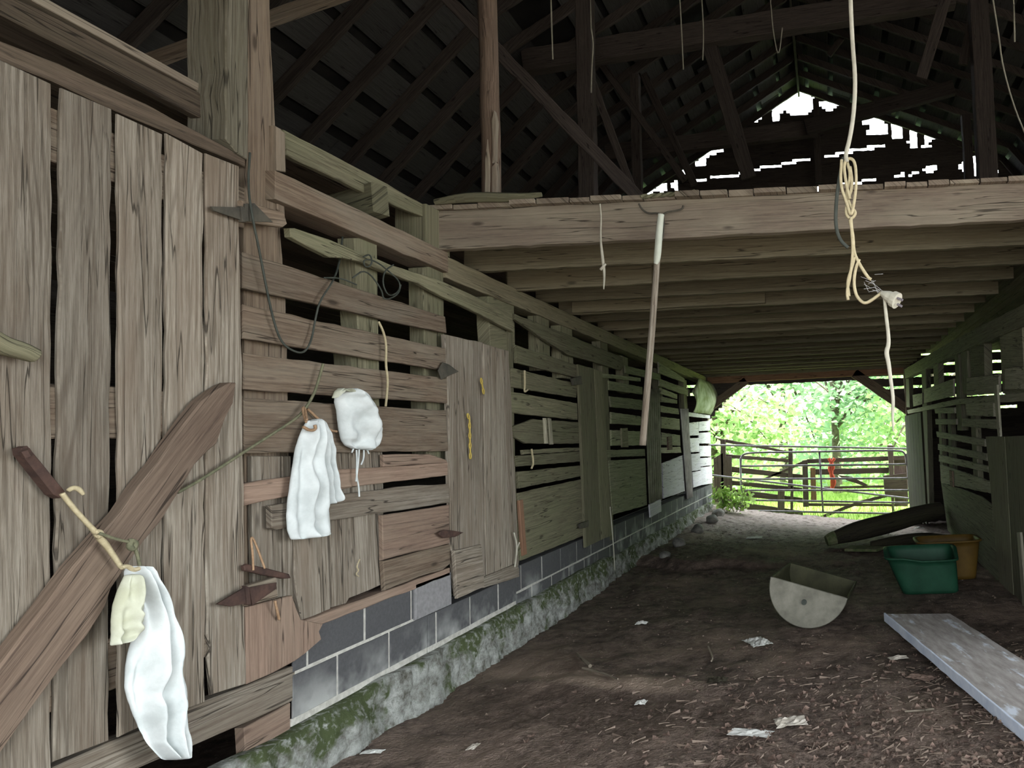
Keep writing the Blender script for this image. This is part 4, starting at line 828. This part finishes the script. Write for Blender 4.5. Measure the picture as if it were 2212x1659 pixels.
# tubs
def tub(name, label, cx, cy, w0, d0, w1, d1, h, sh, mat, dips, rot):
    t = empty(name, (cx, cy, 0), label, 'tub'); mb = MB(); n = 40; rings = []
    def ring(w_, d_, z, ox, zf=None):
        out = []
        for i in range(n):
            a = 2 * math.pi * i / n; ca, sa = math.cos(a), math.sin(a); e = 0.38
            x = w_ * math.copysign(abs(ca) ** e, ca); y = d_ * math.copysign(abs(sa) ** e, sa)
            X = x * math.cos(rot) - y * math.sin(rot); Y_ = x * math.sin(rot) + y * math.cos(rot)
            out.append(V((cx + X + ox, cy + Y_, z + (zf(x, y) if zf else 0))))
        return out
    outer = [ring(w0 + (w1 - w0) * s, d0 + (d1 - d0) * s, 0.01 + h * s, sh * s, (lambda x, y, s=s: dips(x, y) * s)) for s in (0, .1, .3, .6, .85, 1)]
    lip = [ring(w1 + .02, d1 + .02, h + .005, sh, dips), ring(w1 + .02, d1 + .02, h + .02, sh, dips), ring(w1 - .012, d1 - .012, h + .02, sh, dips)]
    inner = [ring(w0 + (w1 - w0) * s - .014, d0 + (d1 - d0) * s - .014, 0.025 + h * s, sh * s, (lambda x, y, s=s: dips(x, y) * s)) for s in (.85, .5, .1, 0)]
    al = outer + lip + inner; vs = [p for r in al for p in r]; fs = []
    for k_ in range(len(al) - 1):
        for i in range(n): fs.append([k_ * n + i, k_ * n + (i + 1) % n, (k_ + 1) * n + (i + 1) % n, (k_ + 1) * n + i])
    fs.append(list(range(n - 1, -1, -1))); fs.append([(len(al) - 1) * n + i for i in range(n)])
    mb.add(vs, fs); obj('tub_body', mb, mat, t, smooth=True); return t
tub('green_tub', 'dark green plastic tub with cut-down rim on dirt by right wall', 0.84, 6.58, .25, .17, .31, .22, .36, -.07, M['plastic_g'], lambda x, y: (-.07 if y < -.05 else 0) * (1 if x > -.05 else .6), -.05)
tub('orange_tub', 'orange plastic tub standing behind the green tub', 1.1, 7.12, .25, .17, .30, .22, .36, 0, M['plastic_o'], lambda x, y: 0.0, 0.0)
# painted board
pb = empty('painted_board', (0.75, 4.4, 0), 'wide worn gray board with pale blue painted edge on floor', 'board')
A0, A1 = V((0.36, 5.52, 0)), V((0.835, 5.44, 0)); dr = (V((0.83, 3.3, 0)) - A0); z0 = 0.035
mb = MB(); P = [A0, A0 + dr, A1 + dr, A1]; prism(mb, [p + V((0, 0, z0 + .045)) for p in P], V((0, 0, -.045)), dr, 0.004, 0.004, 0.12); obj('board_top', mb, M['paint'], pb)
sd = (A1 - A0).normalized(); mb = MB(); prism(mb, [A0 - sd * .012 + V((0, 0, z0 - .01)), A0 + dr - sd * .012 + V((0, 0, z0 - .01)), A0 + dr - sd * .012 + V((0, 0, z0 + .052)), A0 - sd * .012 + V((0, 0, z0 + .052))], sd * .012, dr, 0.003, 0.002); obj('edge_strip', mb, M['paint_edge'], pb)
mb = MB(); prism(mb, [A0 + dr * .3 + sd * .47 + V((0, 0, z0 + .03)), A0 + dr * .3 + sd * .5 + V((0, 0, z0 + .03)), A0 + sd * .5 + dr * .12 + V((0, 0, z0 + .03)), A0 + sd * .47 + dr * .12 + V((0, 0, z0 + .03))], V((0, 0, -.02)), dr); obj('edge_cleat', mb, M['paint'], pb)
# log and boards by the right wall
lg = empty('fallen_log', (0.6, 9.6, 0), 'dark rotten log lying across the aisle to the right wall', 'log')
mb = MB(); tube(mb, [(0.0, 9.45, .1), (0.3, 9.5, .17), (0.75, 9.6, .24), (1.2, 9.75, .33), (1.47, 9.85, .36)], [.085, .13, .13, .12, .1], 12); obj('log_body', mb, M['log'], lg, smooth=True)
mb = MB(); tube(mb, [(-0.1, 9.42, .07), (0.0, 9.45, .1), (.02, 9.455, .105)], [.07, .092, .09], 12, smooth=0); obj('log_end', mb, M['mossb'], lg, label='olive sawn end')
mb = MB(); tube(mb, [(0.45, 9.0, .06), (0.8, 9.05, .09), (1.15, 9.1, .1), (1.4, 9.15, .07)], [.04, .07, .07, .05], 10); obj('fallen_log', mb, M['log'], None, 'smaller dark log on the ground before the big log', 'log', smooth=True)
mb = MB(); prism(mb, [(0.12, 8.85, .05), (0.5, 8.7, .05), (0.62, 8.85, .06), (.2, 9.05, .06)], V((0, 0, -.03)), V((1, 0, 0))); obj('mossy_board', mb, M['mossb'], None, 'flat mossy board piece lying at the foot of the dark log', 'board')
# stones along the footing
for i, (x, y, r) in enumerate(((-2.08, 9.7, .09), (-2.02, 8.7, .07), (-2.1, 11.2, .1), (-2.05, 12.3, .1), (-2.1, 13.3, .11))):
    mb = MB(); bm = bmesh.new(); bmesh.ops.create_icosphere(bm, subdivisions=3, radius=r)
    vs = [v.co * (1 + .35 * noise.noise(v.co * 9 + V((i, 0, 0)))) for v in bm.verts]; vs = [V((p.x, p.y * 1.4, p.z * .8)) + V((x, y, fz(x, y) + r * .4)) for p in vs]
    mb.add(vs, [[v.index for v in f.verts] for f in bm.faces]); bm.free()
    obj('stone', mb, M['stone'], None, ('stone at the wall foot, second nearest', 'stone at the wall foot, nearest of the row', 'stone at the wall foot below the ribbed tin door', 'stone at the wall foot below the pale tin door', 'farthest stone at the whitewashed wall foot')[i], 'stone', 'stones along the left wall foot', smooth=True)
# scraps
def onfloor(u, v):
    r = ray(u, v); t = -H / r.z
    for _ in range(5): p = V((r.x * t, r.y * t, 0)); t = (fz(p.x, p.y) - H) / r.z
    p = V((r.x * t, r.y * t, 0)); p.z = fz(p.x, p.y); return p
def scrap(name, u, v, w_, d_, h_, mat, seed, label, cat, rot=0.0):
    c_ = onfloor(u, v); mb = MB(); vs = []; fs = []; n = 9
    for i in range(n + 1):
        for j in range(n + 1):
            a, b = i / n * 2 - 1, j / n * 2 - 1; k_ = 1 - .25 * abs(noise.noise(V((a * 2, b * 2, seed))))
            x, y = a * w_ * k_, b * d_ * k_; z = h_ * (0.35 + abs(noise.noise(V((a * 2.2, b * 2.2, seed + 3)))) * 1.6 * max(0.1, 1 - .5 * (a * a + b * b)))
            vs.append(c_ + V((x * math.cos(rot) - y * math.sin(rot), x * math.sin(rot) + y * math.cos(rot), z * .6 + .004)))
    for i in range(n):
        for j in range(n): q = i * (n + 1) + j; fs.append([q, q + 1, q + n + 2, q + n + 1])
    mb.add(vs, fs); return obj(name, mb, mat, None, label, cat, smooth=False, solid=0.003)
scrap('crumpled_paper', 1636, 1392, .075, .11, .06, M['paper'], 1, 'crumpled white paper wad before the barrel trough', 'paper', .5)
scrap('paper_scrap', 1708, 1566, .08, .06, .05, M['paperb'], 2, 'pale scrap in the dry leaves left of the painted board', 'scrap', .2)
scrap('paper_scrap', 1622, 1588, .11, .04, .03, M['paper'], 3, 'long pale scrap at the bottom among dry leaves', 'scrap', -.3)
scrap('paper_scrap', 1386, 1350, .045, .03, .04, M['paper'], 4, 'small cream chip on dark dirt left of the trough', 'scrap')
scrap('paper_scrap', 1385, 1522, .03, .03, .03, M['paper'], 5, 'small white chip below the twig', 'scrap')
scrap('paper_scrap', 805, 1628, .05, .02, .02, M['paper'], 6, 'white flake near the mossy footing at the bottom', 'scrap')
scrap('paper_scrap', 1022, 1617, .02, .035, .02, M['paperb'], 7, 'tan curl on the dirt at the bottom centre', 'scrap')
scrap('paper_scrap', 1940, 1425, .06, .03, .03, M['paperb'], 8, 'tan bark chip beside the painted board', 'scrap', .3)
scrap('dead_leaf_clump', 1990, 1468, .08, .045, .04, M['litter'], 9, 'clump of brown leaves against the painted board edge', 'leaves', -.6)
scrap('dung_clod', 1550, 1475, .06, .04, .05, M['log'], 10, 'small black clod on the dirt', 'clod')
scrap('plastic_scrap', 1630, 1164, .12, .1, .05, M['paper'], 11, 'pale scrap on the far dirt before the gate', 'scrap')
scrap('plastic_scrap', 1985, 1143, .1, .05, .08, M['paper'], 12, 'bright scrap beneath the dark log by right wall', 'scrap')
scrap('dead_leaf_clump', 2185, 1478, .06, .05, .05, M['litter'], 13, 'curled brown leaf lying on the painted board', 'leaves')
mb = MB(); p0, p1, p2, p3 = [onfloor(*q) + V((0, 0, .015)) for q in ((1258, 1448), (1290, 1455), (1335, 1472), (1245, 1416))]; tube(mb, [p0, p1, p2], [.006, .008, .004], 6); tube(mb, [p0 + V((.05, 0, .01)), p3], [.012, .008], 6); obj('twig', mb, M['beam'], None, 'forked pale twig lying on dark dirt in mid floor', 'twig')
for i, q in enumerate((((1530, 1400), (1540, 1425), (1537, 1432)), ((1955, 1542), (1985, 1540), (2018, 1537)), ((2065, 1250), (2080, 1255)))):
    mb = MB(); tube(mb, [onfloor(*a) + V((0, 0, .012)) for a in q], .006, 5); obj('twig', mb, M['beam'], None, ('short curved twig left of the crumpled paper', 'thin straight twig beside the painted board', 'tiny twig by the green tub')[i], 'twig')
# leaf litter, straw, stuff
def litterm(name, n, region, size, mat, label, stalk=False):
    mb = MB(); vs = []; fs = []; uv = []
    for k_ in range(n):
        x, y = region()
        z = fz(x, y) + .006; a = rnd.uniform(0, 6.28); s = size * rnd.uniform(.5, 1.4)
        if stalk: pts = [(-s * 3, 0, 0), (s * 3, 0, rnd.uniform(0, .02)), (s * 3, s * .07, .004), (-s * 3, s * .07, .004)]; fc = [[0, 1, 2, 3]]
        else:
            c1, c2 = rnd.uniform(-.2, .5), rnd.uniform(-.2, .5)
            c3 = rnd.uniform(.1, .9); pts = [(-s, 0, s * c1 * 1.5), (-s * .3, -s * .7, s * c3), (s * .5, -s * .6, s * c2 * 1.6), (s * 1.1, 0, s * c1), (s * .4, s * .7, s * c3 * 1.3), (-s * .4, s * .6, s * c2), (0, 0, 0)]; fc = [[6, 0, 1], [6, 1, 2], [6, 2, 3], [6, 3, 4], [6, 4, 5], [6, 5, 0]]
        b = len(vs); ca, sa = math.cos(a), math.sin(a)
        for p in pts: vs.append((x + p[0] * ca - p[1] * sa, y + p[0] * sa + p[1] * ca, z + p[2] + rnd.uniform(0, .004)))
        for f in fc: fs.append([b + i for i in f]); uv.append([(k_ + .5, .5)] * len(f))
    mb.add(vs, fs, uv); obj(name, mb, mat, None, label, 'litter', kind='stuff')
def reg1():
    while True:
        x, y = rnd.uniform(-1.6, 1.5), rnd.uniform(3.0, 5.2)
        if rnd.random() < max(0.04, min(1, (x + 1.4) / 2.2)) * max(.12, min(1, (5.0 - y) / 1.4)): return x, y
litterm('leaf_litter', 1100, reg1, .016, M['litter'], 'dry brown leaves scattered on the dirt floor near the entrance')
litterm('straw', 1100, reg1, .009, M['straw'], 'loose straw and stalks scattered on the near dirt floor', True)
litterm('gravel_litter', 900, lambda: (rnd.uniform(-2.1, 1.4), rnd.uniform(3.2, 12)), .009, M['straw'], 'small pale crumbs and chips scattered down the aisle')

# ---------------------------------------------------------------- beyond the far opening
def pt(pts, r, Y, mb): tube(mb, [onY(u, v, Y) for u, v in pts], r, 8, smooth=0)
g1 = empty('metal_gate', onY(1780, 1108, 14.95), 'tubular steel gate of six level bars across the far opening', 'gate')
for v0, v1 in (((1600, 1007), (1958, 1003)), ((1601, 1035), (1963, 1033)), ((1604, 1059), (1963, 1059)), ((1604, 1080), (1964, 1086)), ((1604, 1103), (1960, 1110))):
    mb = MB(); pt([v0, v1], .021, 14.95, mb); obj('gate_rail', mb, M['pipe'], g1, smooth=True)
mb = MB(); tube(mb, [onY(u, v, 14.95) for u, v in ((1600, 1007), (1600, 990), (1606, 980), (1640, 977), (1700, 977), (1940, 972), (1956, 978), (1958, 1003))], .021, 8); obj('gate_rail', mb, M['pipe'], g1, smooth=True)
for q in (((1599, 990), (1603, 1105)), ((1770, 976), (1778, 1107)), ((1958, 980), (1966, 1088))):
    mb = MB(); pt(q, .019, 14.95, mb); obj('gate_upright', mb, M['pipe'], g1, smooth=True)
g2 = empty('sagging_gate', onY(1700, 1060, 15.15), 'second sagging pipe gate with slanting lower bar behind the level one', 'gate')
for q in (((1520, 961), (1958, 969)), ((1534, 1026), (1966, 1077))):
    mb = MB(); pt(q, .02, 15.15, mb); obj('gate_rail', mb, M['pipe'], g2, smooth=True)
mb = MB(); pt(((1532, 961), (1533, 1034)), .018, 15.15, mb); obj('gate_upright', mb, M['pipe'], g2, smooth=True)
YF = 16.4
cf = empty('corral_fence', onY(1640, 1110, YF), 'dark wooden corral fence of sagging planks, left behind the gate', 'fence')
def yp(name, poly, par, mat, Y=YF, th=.05):
    mb = MB(); prism(mb, [onY(u, v, Y) for u, v in poly], V((0, th, 0)), None, .004); obj(name, mb, mat, par)
CO = M['corral']
for q in ([(1556, 948), (1567, 950), (1569, 1085), (1559, 1085)], [(1541, 990), (1562, 978), (1564, 1086), (1543, 1084)], [(1567, 986), (1580, 986), (1581, 1092), (1569, 1092)], [(1703, 969), (1712, 969), (1712, 1055), (1702, 1055)], [(1680, 1056), (1695, 1058), (1694, 1125), (1679, 1124)], [(1733, 995), (1744, 993), (1747, 1095), (1735, 1095)], [(1708, 1050), (1714, 1050), (1713, 1104), (1707, 1104)]):
    yp('fence_post', q, cf, CO, YF - .06, .09)
for q in ([(1543, 945), (1560, 948), (1640, 962), (1700, 974), (1690, 977), (1560, 955)], [(1567, 981), (1705, 992), (1705, 999), (1567, 989)], [(1580, 1008), (1705, 1022), (1735, 1026), (1735, 1034), (1705, 1032), (1580, 1020)], [(1580, 1038), (1733, 1054), (1733, 1062), (1580, 1048)], [(1580, 1056), (1734, 1076), (1734, 1086), (1580, 1070)], [(1578, 1082), (1734, 1104), (1734, 1122), (1580, 1096)], [(1648, 1034), (1734, 996), (1736, 1002), (1660, 1034)]):
    yp('fence_rail', q, cf, CO)
cg = empty('corral_gate', onY(1850, 1110, YF), 'dark wooden corral gate with diagonal braces, right behind the gate', 'gate')
for q in ([(1917, 962), (1930, 962), (1932, 1110), (1928, 1110)], [(1908, 1028), (1958, 1022), (1961, 1070), (1912, 1072)], [(1931, 988), (1960, 984), (1962, 1090), (1933, 1090)]): yp('gate_post', q, cg, CO, YF - .06 + .1 * (q[0][0] == 1931) - .02 * (q[0][0] == 1908), .09)
yp('gate_post', [(1750, 1011), (1761, 1011), (1764, 1082), (1752, 1082)], cg, M['orange_post'], YF - .08, .09)
for q in ([(1743, 992), (1958, 984), (1958, 994), (1743, 1001)], [(1755, 1014), (1920, 1010), (1920, 1022), (1755, 1026)], [(1780, 1051), (1925, 1048), (1925, 1053), (1780, 1056)], [(1746, 1087), (1961, 1089), (1961, 1094), (1746, 1093)]): yp('gate_board', q, cg, CO)
for q in ([(1757, 1121), (1850, 1084), (1913, 1068), (1916, 1074), (1860, 1088), (1760, 1126)], [(1808, 1026), (1840, 1030), (1876, 1048), (1866, 1050), (1830, 1038)]): yp('brace', q, cg, CO, YF - .02)
mb = MB()
for q in (((1790, 990), (1796, 1000), (1802, 1010), (1793, 1022), (1800, 1040), (1796, 1055)), ((1803, 990), (1794, 1002), (1790, 1015), (1801, 1030), (1804, 1044), (1798, 1054)), ((1797, 995), (1797, 1052))): tube(mb, [onY(u, v, YF - .12) for u, v in q], .035, 7)
obj('red_strap', mb, M['red_rope'], None, 'red strap wound on the corral gate', 'strap', smooth=True)
# foliage
def leaves(mb_v, mb_f, mb_u, c, n, spread, size, cnt0, flat=0.5):
    for k_ in range(n):
        p = V((rnd.gauss(0, spread[0]), rnd.gauss(0, spread[1]), rnd.gauss(0, spread[2]))) + c
        d = V((rnd.uniform(-1, 1), rnd.uniform(-1, 1), rnd.uniform(-.7, .3))).normalized(); nn = V((rnd.uniform(-1, 1), rnd.uniform(-1.2, .4), rnd.uniform(.2, 1.4))).normalized()
        s = d.cross(nn); s = s.normalized() if s.length > 1e-3 else V((1, 0, 0)); L = size * rnd.uniform(.6, 1.4); W = L * .42
        b = len(mb_v); mb_v += [p, p + d * L * .4 + s * W + nn * L * .06, p + d * L, p + d * L * .4 - s * W + nn * L * .06]; mb_f += [[b, b + 1, b + 2], [b, b + 2, b + 3]]; mb_u += [[(cnt0 + k_ + .5, .5)] * 3] * 2
def tree(x, y, h, rx, rz, n, size, mat, label, lean=0.0):
    gz = oz(x, y); t = empty('leafy_tree', (x, y, gz), label, 'tree')
    mb = MB(); top = V((x + lean, y, gz + h * .75)); tube(mb, [(x, y, gz - .1), (x + lean * .4, y, gz + h * .35), top], [h * .022, h * .016, h * .006], 8)
    cc = V((x + lean, y, gz + h * .55)); cl = []
    for i in range(16):
        q = V((rnd.uniform(-1, 1) * rx, rnd.uniform(-1, 1) * rx * .8, rnd.uniform(-1, 1) * rz)); cl.append(cc + q)
        tube(mb, [V((x + lean * .5, y, gz + h * rnd.uniform(.25, .6))), (cc + q * .6) + V((0, 0, .2)), cc + q], [h * .007, h * .005, h * .002], 5)
    obj('trunk', mb, M['trunk'], t, smooth=True)
    v_, f_, u_ = [], [], []
    for i, q in enumerate(cl): leaves(v_, f_, u_, q, n // 9, (rx * .32, rx * .3, rz * .18), size * .72, i * 1000)
    mb = MB(); mb.add(v_, f_, u_); obj('crown', mb, mat, t)
T = [(-3.2, 20, 6, 2.0, 2.6, 2600, .26, 'leaf', 'broad-leaved tree behind the left of the far gate'), (0.2, 23, 7, 2.4, 3.2, 2800, .28, 'leaf2', 'bluish green tree in the middle beyond the far gate'),
     (2.9, 19.5, 6, 1.7, 2.6, 2400, .24, 'leaf', 'bright green tree behind the right of the far gate'), (-6.5, 25, 8, 2.8, 3.4, 2600, .3, 'leaf2', 'tree far left beyond the opening, half hidden by the wall'), (4.8, 25, 8, 2.8, 3.5, 2600, .3, 'leaf', 'tree far right beyond the opening'),
     (-1.8, 28, 9, 3.2, 4.0, 3200, .34, 'leaf2', 'tall tree at the back of the meadow, left of middle'), (2.2, 30, 9, 3.4, 4.2, 3200, .34, 'leaf', 'tall tree at the back of the meadow, right of middle')]
for (x, y, h, rx, rz, n, sz, mt, lb) in T: tree(x, y, h, rx, rz, n, sz, M[mt], lb)
v_, f_, u_ = [], [], []
for i in range(60): leaves(v_, f_, u_, V((rnd.uniform(-16, 16), rnd.uniform(36, 42), rnd.uniform(0.2, 7))), 90, (1.4, 1, .9), .5, i * 200)
mb = MB(); mb.add(v_, f_, u_); obj('treeline', mb, M['leaf2'], None, 'pale green woods closing the view beyond the meadow', 'woods', kind='stuff')
mb = MB(); tube(mb, [onY(1745, 812, 17.5), onY(1765, 826, 17.5), onY(1790, 846, 17.5)], .02, 5); tube(mb, [onY(1700, 700, 17.5), onY(1745, 812, 17.5)], .025, 5); obj('bare_branch', mb, M['trunk'], None, 'thin bare branch dipping into the top of the far opening', 'branch')
def weed(x, y, h, n, label):
    v_, f_, u_ = [], [], []; gz = fz(x, y) if y < 14.7 else oz(x, y); t = empty('weed', (x, y, gz), label, 'weed'); mb = MB()
    for i in range(n):
        a = V((x + rnd.uniform(-.25, .25), y + rnd.uniform(-.2, .2), gz)); b = a + V((rnd.uniform(-.15, .15), rnd.uniform(-.1, .1), h * rnd.uniform(.4, 1))); tube(mb, [a, b], .006, 4)
        leaves(v_, f_, u_, b, 12, (.09, .08, .08), .1, i * 20); leaves(v_, f_, u_, a.lerp(b, .6), 6, (.08, .08, .06), .1, i * 20 + 900)
    obj('stems', mb, M['trunk'], t); mb = MB(); mb.add(v_, f_, u_); obj('foliage', mb, M['grass'], t)
weed(-1.98, 13.95, .5, 14, 'bright green weed at the foot of the whitewashed wall end'); weed(-1.75, 15.0, .3, 8, 'low green weed under the corner of the metal gate')
v_, f_, u_ = [], [], []
for i in range(7000):
    x, y = rnd.uniform(-5, 4), 14.9 + 13 * rnd.random() ** 1.6; z = oz(x, y); hh = rnd.uniform(.06, .26); b = len(v_); a = rnd.uniform(0, 3.14); dx_, dy_ = .012 * math.cos(a), .012 * math.sin(a)
    v_ += [V((x - dx_, y - dy_, z - .02)), V((x + dx_, y + dy_, z - .02)), V((x + rnd.uniform(-.08, .08), y + rnd.uniform(-.08, .08), z + hh))]; f_.append([b, b + 1, b + 2]); u_.append([(i + .5, .5)] * 3)
mb = MB(); mb.add(v_, f_, u_); obj('grass', mb, M['grass'], None, 'tall green grass beyond the metal gate', 'grass', kind='stuff')
